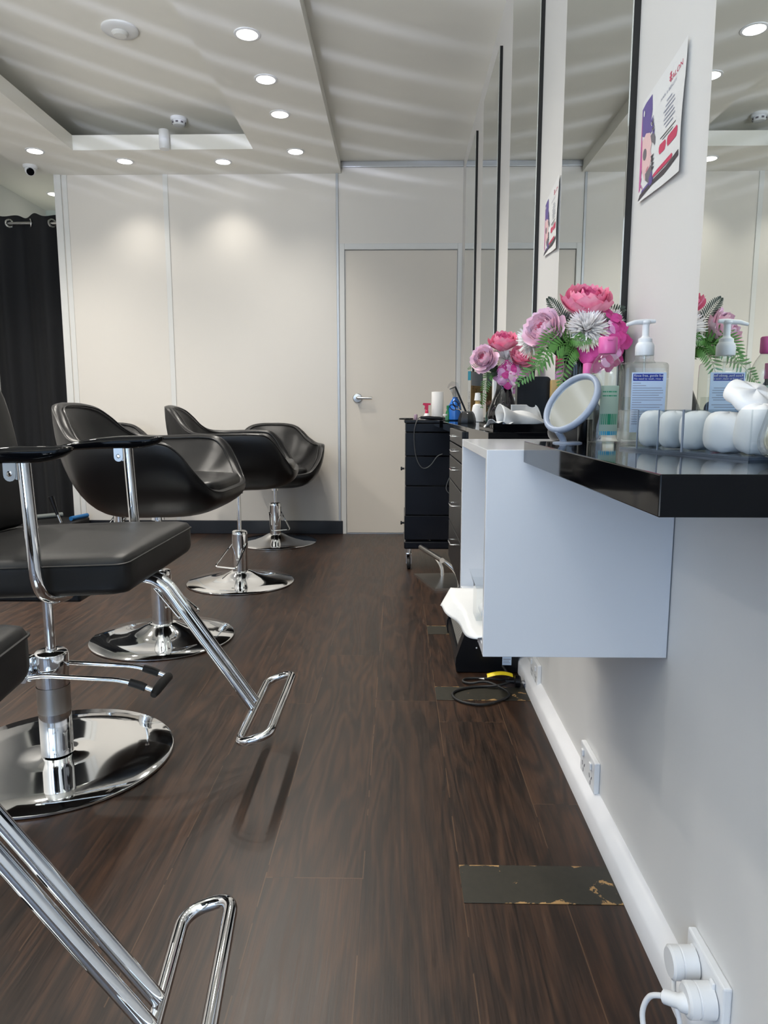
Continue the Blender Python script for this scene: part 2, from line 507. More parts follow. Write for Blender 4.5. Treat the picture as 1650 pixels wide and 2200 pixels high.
struct('wall_back', mb, M['wall'], 'street side wall with the assumed shop window behind the viewer')
w = MB()
for x in (-2.75, -1.73, -.71, .31): w.box(x, x+.04, -1.98, -1.92, .14, 2.52)
w.box(-2.75, .35, -1.98, -1.92, .14, .18).box(-2.75, .35, -1.98, -1.92, 2.48, 2.52).box(-2.75, .35, -1.98, -1.92, 2.0, 2.04)
w1 = struct('window_1', w, M['alu'], 'assumed aluminium framed shop window behind the viewer')
MB().box(-2.73, .33, -1.953, -1.947, .16, 2.50).build('pane', M['glass'], w1)
mb = MB()
mb.box(-.43, .62, -2.0, 5.40, 2.63, 2.92)
mb.box(-2.60, -.43, -2.0, YF, 2.78, 2.92)
mb.box(-3.2, -2.60, -2.0, 6.5, 2.63, 2.92).box(-2.60, -2.2, YF+.1, 6.5, 2.63, 2.92)
struct('ceiling', mb, M['ceil'], 'grey white plasterboard ceiling')
mb = MB()
mb.box(-.92, -.40, -1.3, YF, 2.555, 2.645)
mb.box(-2.07, -.92, 4.76, YF, 2.555, 2.645).box(-2.07, -.92, -1.3, -.8, 2.555, 2.645)
mb.prism([(-2.07, YF), (-2.37, YF), (-2.47, 5.20), (-2.54, 5.11), (-2.57, 4.98), (-2.57, -1.3), (-2.07, -1.3)], 2.555, 2.645)
struct('trim_1', mb, M['ceil'], 'dropped white ceiling border framing the raised tray and holding the downlights')

# partition trims
struct('trim_2', MB().box(-2.425, -2.375, YF-.012, YF+.1, 0, 2.60, .004).box(-2.368, -2.335, YF-.006, YF, .1, 2.60, .002), M['alu_w'],
       'white corner post at the open end of the partition')
struct('trim_3', MB().box(-1.655, -1.62, YF-.007, YF, .1, 2.60, .002), M['alu_w'], 'slim white joint strip between the two partition panels')
struct('trim_4', MB().box(-.437, -.419, YF-.009, YF, 0, 2.60, .002), M['alu'], 'dark aluminium channel beside the door')
struct('trim_5', MB().box(-.40, XW, YF-.02, YF, 2.592, 2.63, .003), M['alu'], 'grey aluminium head channel above the door panel')
struct('baseboard_far', MB().box(-2.375, -.405, YF-.014, YF, 0, .10, .003), M['navy'], 'black skirting board along the partition')
struct('baseboard_right', MB().prism([(XW, 0), (.426, 0), (.426, .042), (.430, .048), (XW-.003, .064), (XW, .064)], -1.9, YF, 'y'), M['skirt'],
       'glossy white skirting board under the mirrors')

d = struct('door_1', MB().box(-.376, .421, YF+.006, YF+.045, .008, 2.04, .002), M['door'], 'cream flush door with a lever handle')
fr = MB()
for x0, x1 in ((-.415, -.379), (.424, XW)): fr.box(x0, x1, YF-.01, YF+.07, 0, 2.085, .003)
fr.box(-.379, .424, YF-.008, YF+.07, 2.044, 2.085, .003)
fr.build('frame', M['alu_w'], d)
MB().box(-.378, .423, YF+.012, YF+.07, 0, .006).build('threshold', M['steel'], d)
h = MB().at(T(-.292, YF+.006, 1.005) @ R(PI/2, 'X'))
h.lathe([(.034, 0), (.034, .006), (.030, .010), (.012, .012), (.011, .045)], 28)
h.at(Matrix.Identity(4)).tube(rounded_path([(-.292, YF-.035, 1.005), (-.292, YF-.05, 1.005), (-.185, YF-.052, 1.003)], .012), [.010]*8+[.008], 10)
h.build('door_handle', M['steel'], d)
MB().box(-.376, .421, YF+.002, YF+.03, 2.0855, 2.0856).build('head_seal', M['alu'], d)

# ------------------------------------------------------------------ downlights
def downlight(x, y, z, label, k):
    t = thing('downlight', label, 'ceiling light', (x, y, z), 0, 'round recessed downlights')
    MB().lathe([(.058, 0), (.058, -.003), (.050, -.005), (.046, -.004)], 32, False).build('bezel', M['white_plastic'], t)
    MB().lathe([(.0, -.0045), (.0465, -.0045)], 32, False).build('diffuser', M['lamp_on'], t)
    lamp('beam', 'SPOT', (0, 0, -.02), SPOT_W*k, WARM, (0, 0, 0), t, spot_size=math.radians(128 if k > .5 else 104), spot_blend=.75 if k > .5 else 1, shadow_soft_size=.045)
    return t
vis = [(-.666, 3.377, 'downlight highest in the photo, nearest of the row beside the tray'),
       (-.663, 3.807, 'second nearest downlight of the row beside the ceiling tray'),
       (-.662, 4.229, 'third nearest downlight of the row beside the ceiling tray'),
       (-.656, 4.805, 'downlight at the far right corner of the dropped ceiling border'),
       (-1.165, 4.984, 'downlight close to the far partition, right of the spot sensor'),
       (-1.815, 4.963, 'downlight close to the far partition, left of the spot sensor'),
       (-2.317, 4.765, 'downlight on the left border just above the dome camera')]
for x, y, l in vis: downlight(x, y, 2.555, l, .48 if y > 4.7 else 1)
downlight(-2.75, 5.93, 2.63, 'downlight over the black curtain, partly behind the corner post', .8)
for i, (x, y) in enumerate([(-.66, 2.95), (-.66, 2.5), (-.66, 2.05), (-.66, 1.55), (-.66, .9), (-.66, .1), (-2.31, 4.1), (-2.31, 3.2), (-2.31, 2.2), (-2.31, 1.2)]):  # assumed downlights outside the view, added for their light
    downlight(x, y, 2.555, 'assumed downlight of the run that continues over the front of the salon', 2.5 if x < -2 else (1 if y > 1.8 else .45))

t = thing('surface_sensor', 'flat round white sensor on the raised tray ceiling', 'sensor', (-1.375, 3.78, 2.78))
MB().lathe([(.088, 0), (.088, -.008), (.080, -.014), (.045, -.018)], 40).build('rim', M['white_plastic'], t)
MB().lathe([(.040, -.017), (.040, -.024), (.030, -.034), (.0, -.037)], 32, False).build('lens', M['alu_w'], t)
t = thing('smoke_detector', 'white smoke detector at the far edge of the ceiling tray', 'smoke detector', (-1.415, 4.86, 2.78))
MB().lathe([(.052, 0), (.052, -.014), (.046, -.020)], 32).build('base', M['white_plastic'], t)
MB().lathe([(.040, -.020), (.043, -.034), (.034, -.046), (.0, -.050)], 32, False).build('cap', M['white_plastic'], t)
v = MB()
for k in range(8): v.at(R(k*PI/4, 'Z')).box(.038, .0435, -.008, .008, -.038, -.028)
v.build('vent', M['ink_smoke'], t)
t = thing('spot_sensor', 'white cylindrical sensor on the inner face of the ceiling border', 'sensor', (-1.475, 4.735, 2.548))
MB().lathe([(.030, 0), (.032, .004), (.032, .055), (.031, .058), (.032, .061), (.032, .112), (.028, .116)], 28).build('housing', M['white_plastic'], t)
MB().box(-.012, .012, .02, .03, .06, .10).build('bracket', M['white_plastic'], t)
t = thing('dome_camera', 'white dome security camera under the left corner of the ceiling border', 'security camera', (-2.49, 5.04, 2.555))
MB().lathe([(.046, 0), (.046, -.012), (.040, -.020)], 32).build('base', M['white_plastic'], t)
e = MB().at(T(0, 0, -.030)).lathe([(.0, .034)]+[(.036*math.cos(a), .036*math.sin(a)) for a in [PI/2.4-i*(PI/2.4+PI/2)/12 for i in range(12)]]+[(0, -.036)], 28, False).build('eyeball', M['white_plastic'], t)
MB().at(T(.012, -.026, -.046) @ aim((.4, -.8, -.5))).lathe([(.024, -.008), (.024, .004), (.018, .006), (.0, .004)], 24, False).build('lens', M['black_gloss'], t)

# ------------------------------------------------------------------ curtain
xs = [-3.03+.01*i for i in range(67)]
def cw(x):   # the cloth weaves round the rod, one grommet at each crossing
    return .040*math.sin((x+2.876)/.158*PI)+.008*math.sin(x*37)
t = thing('curtain', 'black eyelet curtain hanging across the recess at the left', 'curtain', (0, 5.45, 0))
def cloth(u, v):
    x = -3.03+.655*u; z = .02+2.32*v
    a = 1-.35*(1-v)
    return (x, cw(x)*a+.012*math.sin(x*61+v*2)*(1-v), z+(.012*math.sin((x+2.876)/.158*PI*2) if v > .99 else 0))
MB().grid(cloth, 130, 30).build('cloth', M['curtain'], t, 80)
for i, x in enumerate((-2.876, -2.72, -2.556, -2.40)):
    s_ = 1 if i % 2 == 0 else -1
    MB().at(T(x, 0, 2.286) @ R(s_*.9, 'Z') @ R(PI/2, 'X')).grid(
        lambda u, v: ((.026+.008*math.cos(2*PI*v))*math.cos(2*PI*u), (.026+.008*math.cos(2*PI*v))*math.sin(2*PI*u), .006*math.sin(2*PI*v)), 28, 8, True, True).build('grommet', M['chrome'], t)
solo('curtain_rod', MB().tube([(-3.05, 5.45, 2.286), (-2.42, 5.45, 2.286)], .011, 14), M['steel'], 'chrome curtain rod threaded through the eyelets', 'curtain rod')

# broom handles and tools in front of the curtain
solo('broom_handle', MB().tube([(-2.84, 4.86, .147), (-2.50, 5.20, .147)], .017, 14), M['tube_grey'], 'grey tube lying in front of the curtain', 'tube')
solo('mop_handle', MB().tube([(-2.345, 5.0, .146), (-2.300, 5.17, .146)], .016, 14), M['tube_blue'], 'short blue tube beside the corner post', 'tube')
solo('storage_tub', MB().box(-3.0, -2.30, 4.88, 5.21, 0, .128, .01), M['black_matt'], 'low black box on the floor in front of the curtain', 'box')

t = thing('upright_handle', 'chrome rod with a black grip standing up before the curtain', 'handle', (-2.385, 4.93, .128))
MB().tube([(0, 0, 0), (-.026, 0, .075)], .010, 14).build('rod', M['steel'], t)
MB().tube([(-.020, 0, .055), (-.030, 0, .085), (-.045, 0, .135), (-.060, 0, .185), (-.061, 0, .190)], [.011, .012, .017, .021, .015], 14).build('grip', M['black_satin'], t)

# ------------------------------------------------------------------ wall mirrors
ml = ['tall wall mirror farthest away, beside the door wall', 'second tall wall mirror from the door wall',
      'tall wall mirror behind the nearer half of the smaller bouquet', 'tall wall mirror just behind the larger bouquet, between the two posters',
      'nearest tall wall mirror, reflecting the sanitiser bottle']
for i, k in enumerate((4, 3, 2, 1, 0)):
    y0 = .515+.945*k; y1 = y0+.565
    t = thing('wall_mirror', ml[i], 'mirror', (XW, y0, .88), 0, 'frameless wall mirrors')
    MB().box(-.013, 0, 0, y1-y0, 0, 1.605).build('backing', M['mirror_back'], t, 0)
    MB().box(-.0155, -.013, .0, y1-y0, .0, 1.605).build('glass', M['mirror'], t, 0)

# ================================================================== styling chairs with armrests
def styling_chair(loc, rotz, label, group):
    t = thing('styling_chair', label, 'salon chair', loc, rotz, group)
    def dome(p, h):
        x, y, z = p
        k = max(0, 1-(x/h.x)**2)*max(0, 1-(y/h.y)**2)
        if z > 0: z += .016*k
        z += .010*(x/h.x)
        return (x, y*(1-.03*max(0, x/h.x)**3), z)
    MB().at(T(.045, 0, .547)).rbox(.53, .52, .094, .026, 12, dome).build('seat', M['vinyl'], t, 50)
    pipe = [(.045+a*.9955, b_*.999, .547+.026+.010*(a/.265)) for a, b_ in rrect(-.265, .265, -.2605, .2605, .028)]
    MB().tube(pipe, .0026, 6, True).build('piping', M['vinyl'], t)
    def bk(p, h):
        x, y, z = p
        yn, zn = y/h.y, z/h.z
        y *= 1-.16*abs(zn)**4
        x += .03*(1-yn*yn)*(1-zn*zn)*(1 if x > 0 else .4)+.05*yn*yn*.6
        return (x-z*.16, y, z)
    MB().at(T(-.235, 0, .80)).rbox(.085, .50, .42, .04, 12, bk).build('backrest', M['vinyl'], t, 50)
    MB().box(-.27, .16, -.16, .16, .470, .503, .006).box(-.315, -.27, -.04, .04, .47, .80, .006).build('seat_frame', M['black_satin'], t)
    for s in (-1, 1):
        y = .29*s
        prof = [(-.10, .802, .005, .016), (-.07, .808, .009, .024), (-.02, .815, .013, .028), (.04, .821, .016, .030), (.10, .824, .018, .031),
                (.15, .825, .018, .030), (.185, .828, .015, .027), (.208, .832, .010, .020), (.222, .836, .004, .009)]
        pr = spline([(a, b_, 0) for a, b_, c, d in prof], 3)
        rr = spline([(c, d, 0) for a, b_, c, d in prof], 3)
        n = len(pr)-1
        def pad(u, v):
            i = min(n, round(u*n)); a = 2*PI*v
            ca, sa = math.cos(a), math.sin(a)
            sg = lambda q, e: math.copysign(abs(q)**e, q)
            return (pr[i].x, y+max(.003, rr[i].y)*sg(ca, .7), pr[i].y+max(.002, rr[i].x)*sg(sa, .7))
        mb = MB().grid(pad, n, 24, False, True)
        mb.f += [tuple(range(24)), tuple(n*24+k for k in range(24))]; mb.fi += [0, 0]
        arm = mb.build('armrest', M['black_gloss'], t, 60)
        MB().tube(rounded_path([(.118, y, .812), (.130, y, .505), (.145, .12*s, .492), (.10, .10*s, .492)], .075, 8), .0145, 14).build('arm_post', M['chrome'], arm)
        for q in (-1, 1):
            br = MB().prism([(.083, .808), (.083, .782)]+[(.096+.013*math.cos(a), .782+.013*math.sin(a)) for a in [PI+i*PI/8 for i in range(1, 8)]]+[(.109, .782), (.109, .808)],
                     y+q*.0165-.0012, y+q*.0165+.0012, 'y')
            br.build('bracket', M['zinc'], arm)
            sc = MB().at(T(.096, y+q*.0178, .785) @ R(-q*PI/2, 'X')).lathe([(.006, -.002), (.006, .001), (.004, .0028), (0, .003)], 14, False)
            sc.build('screw', M['chrome'], arm)
    # footrest: two bars and a closed loop
    f = MB()
    for s in (-1, 1):
        f.tube(rounded_path([(.02, .021*s, .487), (.275, .021*s, .495), (.310, .021*s, .475), (.527, .021*s, .155)], .05, 6), .0108, 14)
    f.box(.235, .262, -.026, .026, .500, .507, .002)
    ft = f.build('footrest', M['chrome'], t)
    MB().tube(rounded_path([(.527, -.20, .142), (.527, .20, .142), (.602, .20, .165), (.602, -.20, .165)], .036, 7, True), .0108, 14, True).build('foot_loop', M['chrome'], ft)
    # hydraulic column
    MB().lathe([(.0125, .28), (.0125, .475)], 20).build('rod', M['chrome'], t)
    c = MB().lathe([(.040, .02), (.040, .024), (.040, .243), (.040, .245), (.0415, .2455), (.0415, .249), (.0415, .289), (.0405, .293), (.036, .297), (.013, .299)], 32)
    c.box(-.056, -.030, -.052, -.020, .232, .295, .003)
    c.build('cylinder', M['chrome'], t)
    MB().lathe([(.0412, .135), (.0412, .205)], 32, False).build('sleeve', M['steel'], t)
    b = MB().lathe([(.290, 0), (.295, .003), (.295, .008), (.291, .0105), (.20, .0112), (.10, .0120), (.050, .0130), (.042, .016), (.030, .016)], 72)
    b.build('base', M['chrome'], t)
    lv = MB()
    for s, y in ((-1, -.050), (1, .050)):
        lv.tube(rounded_path([(-.045, y, .240), (.00, y, .248), (.20, y, .238), (.255, y, .222), (.285, y, .210)], .03, 5), .0062, 10)
    lv.tube([(-.045, -.062, .240), (-.045, .062, .240)], .010, 12)
    pl = lv.build('pump_lever', M['chrome'], t)
    g = MB()
    for y in (-.050, .050): g.tube([(.222, y, .232), (.245, y, .225), (.262, y, .218)], [.0098, .0105, .0098], 12)
    g.tube([(.286, -.064, .203), (.288, -.05, .209), (.289, 0, .212), (.288, .05, .209), (.286, .064, .203)], [.008, .012, .013, .012, .008], 12)
    g.build('lever_grip', M['black_matt'], pl)
    return t
styling_chair((-.90, 1.76, 0), 0, 'black chair with armrests and a square seat, its whole chrome base in view', 'black styling chairs with chrome footrests')
styling_chair((-.832, .744, 0), math.radians(6), 'nearest black chair, cut off by the left edge, only seat corner and chrome footrest showing', 'black styling chairs with chrome footrests')

# ================================================================== tub chairs
half = [(.318, 0, .096), (.316, .10, .096), (.310, .18, .098), (.290, .245, .116), (.250, .300, .180), (.210, .325, .242), (.168, .336, .276), (.11, .340, .284), (.04, .341, .284), (-.04, .339, .282),
        (-.12, .328, .281), (-.19, .300, .290), (-.240, .255, .322), (-.282, .212, .368), (-.318, .165, .402), (-.345, .09, .416), (-.352, 0, .418)]
ctrl = half+[(x, -y, z) for x, y, z in half[-2:0:-1]]
RIM = spline(ctrl, 6, True); NR = len(RIM)
def tub_meshes():
    def inward(p, d):   # move toward the bowl axis
        q = Vector((p.x+.02, p.y, 0)); L = q.length
        q *= (L-d)/L
        return Vector((q.x-.02, q.y, p.z))
    prof = []
    NS = 14
    def shell(u, v):
        i = round(u*NR) % NR; p = RIM[i]; k = round(v*(NS*2+6))
        ang = math.atan2(p.y, p.x+.02)
        if k <= NS:                                   # outside of the bowl
            s = k/NS*PI/2
            b0 = Vector((-.02+.10*math.cos(ang), .10*math.sin(ang), 0))
            hs = math.sin(s)**.85
            q = b0.lerp(Vector((p.x, p.y, 0)), hs)
            return (q.x, q.y, p.z*(1-math.cos(s)))
        k -= NS
        if k <= 5:                                    # rolled rim
            a = PI*k/6; q = inward(p, .019*(1-math.cos(a)))
            return (q.x, q.y, p.z+.016*math.sin(a))
        k -= 5
        r0 = inward(p, .040); s = 1-k/(NS+1)
        zz = .112+(p.z-.112)*(s**3.2 if p.z > .112 else s)
        q = Vector((.0, 0, 0)).lerp(Vector((r0.x, r0.y, 0)), max(s, .02))
        return (q.x, q.y, zz)
    mb = MB().grid(shell, NR, NS*2+6, True, False)
    mb.lathe([(.0, .0005), (.12, .0005)], 40, False)
    sh = mb.build('shell', M['leather'], None, 60).data
    pi_ = MB().tube([inward(p, .004)+Vector((0, 0, .008)) for p in RIM], .0042, 6, True).build('piping', M['leather'], None).data
    pi2 = MB().tube([inward(p, .043)+Vector((0, 0, .004)) for p in RIM], .0030, 6, True).build('inner_seam', M['leather'], None).data
    def cu(p, h):
        x, y, z = p
        k = 1-.10*(abs(x/h.x)**4*abs(y/h.y)**4)
        z += .020*(1-(x/h.x)**2)*(1-(y/h.y)**2) if z > 0 else 0
        return (x*k, y*k*(1-.12*(x < 0)*(x/h.x)**2), z)
    cush = MB().at(T(.07, 0, .115)).rbox(.46, .44, .06, .025, 10, cu).build('seat_cushion', M['leather'], None, 60).data
    base = MB().lathe([(.278, 0), (.283, .003), (.283, .007), (.278, .010), (.20, .017), (.14, .027), (.095, .042), (.068, .056), (.056, .062), (.046, .066), (.03, .066)], 72).build('base', M['chrome'], None).data
    cyl = MB().lathe([(.040, .06), (.041, .062), (.041, .066), (.041, .262), (.041, .268), (.039, .278), (.034, .282), (.013, .284)], 36)
    cyl = cyl.build('cylinder', M['chrome'], None).data
    slot = MB()
    for a in (-.62, .62): slot.at(R(a, 'Z')).box(.0395, .0416, -.004, .004, .185, .255)
    slot = slot.build('slot', M['black_matt'], None).data
    ped = MB().tube(rounded_path([(0, -.043, .215), (.135, -.066, .108), (.135, .066, .108), (0, .043, .215)], .018, 5), .0042, 8)
    ped = ped.build('pump_pedal', M['chrome'], None).data
    out = {}
    for o in list(COL.objects):
        if o.data in (sh, pi_, pi2, cush, base, cyl, slot, ped): bpy.data.objects.remove(o)
    return sh, pi_, pi2, cush, base, cyl, slot, ped
TUB = tub_meshes()
def tub_chair(loc, face, hz, pedal, label, z_lower=0):
    t = thing('tub_chair', label, 'salon chair', loc, 0, 'black leather tub chairs')
    def put(name, me, z=0, rz=0, par=None):
        o = bpy.data.objects.new(name, me); COL.objects.link(o); o.parent = par or t
        o.location.z = z; o.rotation_euler.z = rz; return o
    sh, p1, p2, cu, ba, cyl, sl, ped = TUB
    s = put('shell', sh, hz, face); put('piping', p1, 0, 0, s); put('inner_seam', p2, 0, 0, s)
    put('seat_cushion', cu, hz, face)
    put('base', ba); c = put('cylinder', cyl, 0, pedal+PI/2); put('slot', sl, 0, 0, c)
    put('pump_pedal', ped, 0, pedal)
    MB().lathe([(.0115, .27), (.0115, hz-.03), (.026, hz-.026), (.026, hz+.001)], 20).build('rod', M['chrome'], t)
    return t
tub_chair((-.95, 2.77, 0), math.radians(-2), .512, math.radians(-18), 'nearest black tub chair, right behind the chair with armrests')
tub_chair((-.84, 3.715, 0), math.radians(7), .508, math.radians(-112), 'middle black tub chair seen side on, its pump pedal turned left')
tub_chair((-.85, 4.88, 0), math.radians(-80), .392, math.radians(-65), 'low black tub chair nearest the door, facing the viewer')
tub_chair((-1.84, 4.62, 0), math.radians(-62), .40, math.radians(-100), 'black tub chair mostly hidden, standing near the curtain behind another tub chair')

# ================================================================== counters, shelf box, cabinet, trolley
ZC = .866
def counter(y0, y1, label):
    t = thing('counter', label, 'counter', (XW-.002, y0, .832), 0, 'black wall counters under the mirrors')
    MB().box(.206-XW, 0, 0, y1-y0, 0, .034, .0012).build('worktop', M['black_gloss'], t)
    return t
counter(.553, 1.152, 'nearest glossy black wall counter, carrying the sanitiser bottle')
counter(1.605, 2.13, 'second glossy black wall counter, carrying the tray of tissues')
counter(2.66, 3.20, 'third glossy black wall counter, carrying the scissor holder')
counter(3.48, 4.00, 'farthest glossy black wall counter, in front of the door wall')

t = thing('shelf_box', 'white gloss open shelf box on the wall, side panel facing the viewer', 'shelf', (XW-.002, 1.155, .503))
X0, X1, Y1, Z1 = .147-XW, 0, .445, .349
MB().box(X0, X1, 0, .016, 0, Z1, .0012).build('side_panel', M['white_gloss'], t)
MB().box(X0, X1, Y1-.016, Y1, 0, Z1, .0012).build('side_panel', M['white_gloss'], t)
MB().box(X0+.0005, X1, .016, Y1-.016, Z1-.016, Z1, .001).build('top_panel', M['white_gloss'], t)
MB().box(X0+.0005, X1, .016, Y1-.016, 0, .016, .001).build('bottom_panel', M['white_gloss'], t)
MB().box(X1-.010, X1, .016, Y1-.016, .016, Z1-.016).build('back_panel', M['white_gloss'], t)

t = thing('drawer_cabinet', 'black drawer cabinet with thin silver handles, carrying the smaller bouquet', 'cabinet', (XW-.002, 2.14, .36))
MB().box(.212-XW, 0, 0, .51, 0, .494, .002).build('body', M['black_satin'], t)
for z, z1, hz in ((.012, .150, .11), (.154, .306, .24), (.310, .392, .360), (.396, .442, .422), (.446, .492, .470)):
    dr = MB().box(.196-XW, .212-XW, .006, .504, z, z1, .002).build('drawer', M['black_satin'], t)
    MB().tube(rounded_path([(.197-XW, .20, hz), (.180-XW, .20, hz), (.180-XW, .30, hz), (.197-XW, .30, hz)], .008, 4), .0026, 8).build('handle', M['chrome'], dr)
MB().box(.206-XW, 0, -.003, .512, .494, .506, .001).build('top', M['black_gloss'], t)

t = thing('salon_trolley', 'tall black trolley on castors beside the door', 'trolley', (.04, 4.04, 0))
mb = MB().box(.0, .375, 0, .38, .12, .165, .008)
mb.build('base', M['black_navy'], t)
MB().box(.012, .363, .010, .37, .165, .845, .003).build('body', M['black_gloss'], t)
for k, (z0, z1) in enumerate(((.175, .315), (.320, .485), (.490, .655), (.660, .790), (.795, .843))):
    dr = MB().box(.006-.004*(k < 1), .366, .004, .374, z0, z1, .003).build('drawer', M['black_navy'], t)
    if k in (0, 2): MB().at(T(.002, .19, (z0+z1)/2) @ R(-PI/2, 'Y')).lathe([(.006, 0), (.006, .012), (.011, .014), (.011, .022), (0, .023)], 14, False).build('knob', M['black_satin'], dr)
MB().box(.0, .372, 0, .38, .845, .862, .003).build('top_tray', M['black_satin'], t)
for x in (.028, .345):
    for y in (.03, .35):
        cs = MB().at(T(x, y, 0)).lathe([(.014, .092), (.016, .122)], 16)
        cs.box(-.016, -.012, -.012, .012, .03, .09).box(.012, .016, -.012, .012, .03, .09).box(-.016, .016, -.016, .016, .084, .094, .002)
        cc = cs.build('castor', M['chrome'], t)
        MB().at(T(x, y-.006, .0335) @ R(PI/2, 'Y')).lathe([(.018, -.011), (.031, -.010), (.0335, -.006), (.0335, .006), (.031, .010), (.018, .011)], 24).build('wheel', M['black_matt'], cc)

# metal foot rest on the floor
t = thing('foot_rest', 'low brushed steel floor foot rest with a bar on two curved arms', 'foot rest', (.25, 3.70, 0))
MB().prism([(-.154, .185), (-.055, -.158), (.17, -.112), (.07, .21)], 0, .012, 'z').build('base_plate', M['steel'], t)
for px, py, tx, ty in ((.0, .145, -.108, .085), (.072, -.115, -.045, -.10)):
    MB().tube(spline([(px, py, .010), (px-.006, py, .06), (px-.035, py-.004, .11), (tx+.03, ty, .150), (tx, ty, .164)], 6), .0105, 12).build('arm', M['steel'], t)
MB().tube([(-.120, .155, .168), (-.022, -.165, .162)], .0135, 18).build('foot_bar', M['steel'], t)

# convector heater
t = thing('heater', 'black heater with a grey front grille on the floor under the white shelf box', 'heater', (.21, 2.40, 0))
endp = [(.0, .004), (-.004, .03), (-.002, .055), (.008, .085), (.030, .150), (.058, .205), (.095, .255), (.14, .295), (.19, .315), (.215, .315), (.215, .004)]
MB().prism(endp, 0, .055, 'y').build('end_cap', M['black_satin'], t)
MB().prism(endp, .45, .50, 'y').build('end_cap', M['black_satin'], t)
MB().prism([(.004, .005), (.0, .03), (.004, .06), (.20, .06), (.20, .005)], .055, .45, 'y').build('foot', M['black_satin'], t)
MB().prism([(.012, .068), (.016, .10), (.05, .20), (.10, .27), (.17, .30), (.20, .30), (.20, .06), (.02, .06)], .055, .45, 'y').build('grille', M['grey_mesh'], t)
MB().tube([(.046, -.001, .178), (.066, -.001, .208)], .0025, 6).build('indicator_slot', M['alu'], t)
bt = [(.075, .115), (.088, .122), (.108, .100), (.083, .100), (.069, .092), (.078, .133)]
for i, (x, z) in enumerate(bt):
    MB().at(T(x, 0, z) @ R(PI/2, 'X')).lathe([(.0028, -.001), (.0028, .0015), (0, .002)], 10, False).build('button', M['white_plastic'], t)
lb = MB().box(.160, .192, -.0012, 0, .030, .062)
lb.mat(1).box(.163, .189, -.0016, -.0012, .050, .053).box(.163, .184, -.0016, -.0012, .044, .046).box(.163, .187, -.0016, -.0012, .038, .040)
lb.build('rating_label', [M['label_white'], M['ink_grey']], t)

# power cord on the floor
t = thing('power_lead', 'coiled black power lead with a yellow tag beside the heater', 'power lead', (.30, 2.25, 0))
P = [(.085, .02, .021), (.03, .005, .012), (-.02, .012, .006), (-.07, -.002, .006), (-.112, -.035, .006), (-.118, -.075, .006), (-.09, -.118, .006), (-.03, -.135, .006), (.03, -.10, .006), (.062, -.06, .006), (.055, -.015, .007),
     (.0, .028, .016), (-.05, .035, .008), (-.075, .055, .006), (-.06, .082, .006), (.0, .082, .007), (.06, .07, .008), (.085, .095, .010), (.07, .14, .03)]
MB().tube(spline(P, 7), .0042, 10).build('cable', M['black_matt'], t)
pg = MB().at(T(.082, .02, .022) @ R(PI/2, 'Y')).lathe([(.006, -.02), (.008, 0), (.009, .008), (.019, .012), (.020, .026), (.017, .030)], 20)
pg.build('plug', M['black_satin'], t)
for s in (-.006, .006):
    MB().box(.110, .128, .02+s-.001, .02+s+.001, .016, .022).build('pin', M['chrome'], t)
MB().grid(lambda u, v: (.005+.085*u, .045+.030*v-.01*u, .024+.012*math.sin(u*2.6)+.006*math.sin(v*3)), 10, 5).build('tag', M['yellow'], t)
MB().grid(lambda u, v: (-.005-.02*u, .042+.014*v*(1-u), .019+.003*u), 3, 2).build('tag_tip', M['paper'], t)

# worn patches where fittings were lifted
for (x0, x1, y0, y1, l) in ((.127, .425, 1.217, 1.329, 'nearest worn dark patch set in the floor, tan wood showing through'),
                            (.127, .425, 2.160, 2.270, 'worn dark patch in the floor under the coiled power lead'),
                            (.129, .425, 2.835, 2.948, 'farthest worn dark patch in the floor, partly behind the heater')):
    solo('floor_patch', MB().box(-(x1-x0)/2, (x1-x0)/2, -(y1-y0)/2, (y1-y0)/2, 0, .0016, .0006, 1), M['patch'], l, 'floor patch', ((x0+x1)/2, (y0+y1)/2, 0), 0, 'worn patches in the timber floor')

# ------------------------------------------------------------------ sockets and plugs on the right wall
def outlet(y, z, label):
    t = thing('power_outlet', label, 'power socket', (XW, y, z), 0, 'double sockets along the skirting')
    MB().box(-.013, 0, -.060, .060, -.037, .037, .003).build('plate', M['white_plastic'], t)
    for s in (-1, 1):
        MB().at(T(-.013, s*.033, .018)).box(-.005, 0, -.006, .006, -.008, .008, .002).build('switch', M['white_plastic'], t)
        for (dy, dz, a) in ((-.008, -.010, .5), (.008, -.010, -.5), (0, -.024, 0)):
            MB().at(T(-.0132, s*.030+dy, dz) @ R(a, 'X')).box(-.0004, .0, -.0012, .0012, -.005, .005).build('slot', M['ink_dark'], t)
outlet(2.205, .085, 'white double power socket farthest along the skirting, below the shelf box')
outlet(1.556, .098, 'white double power socket midway along the skirting, nothing plugged in')
outlet(.925, .105, 'nearest white double power socket, two round plugs in it')
def plug(y, z, label, cord):
    t = thing('plug', label, 'power plug', (XW-.013, y, z))
    MB().at(R(-PI/2, 'Y')).lathe([(.019, 0), (.0235, .002), (.0235, .022), (.022, .023), (.022, .024), (.0235, .025), (.0235, .036), (.020, .039)], 32).build('body', M['white_plastic'], t)
    if cord:
        MB().tube(spline([(-.030, -.004, -.004), (-.045, .004, -.006), (-.060, .022, -.014)], 5), [.013]*5+[.010]*5+[.006], 14).build('strain_relief', M['white_plastic'], t)
        MB().tube(spline([(-.058, .02, -.013), (-.072, .038, -.03), (-.080, .042, -.06), (-.078, .03, -.092)], 7), .0040, 10).build('cord', M['white_plastic'], t)
    else:
        MB().tube(spline([(-.030, 0, -.018), (-.034, -.012, -.04), (-.03, -.03, -.075), (-.032, -.035, -.10)], 6), .0038, 10).build('cord', M['white_plastic'], t)
plug(.952, .108, 'round white plug in the far half of the nearest double socket', False)
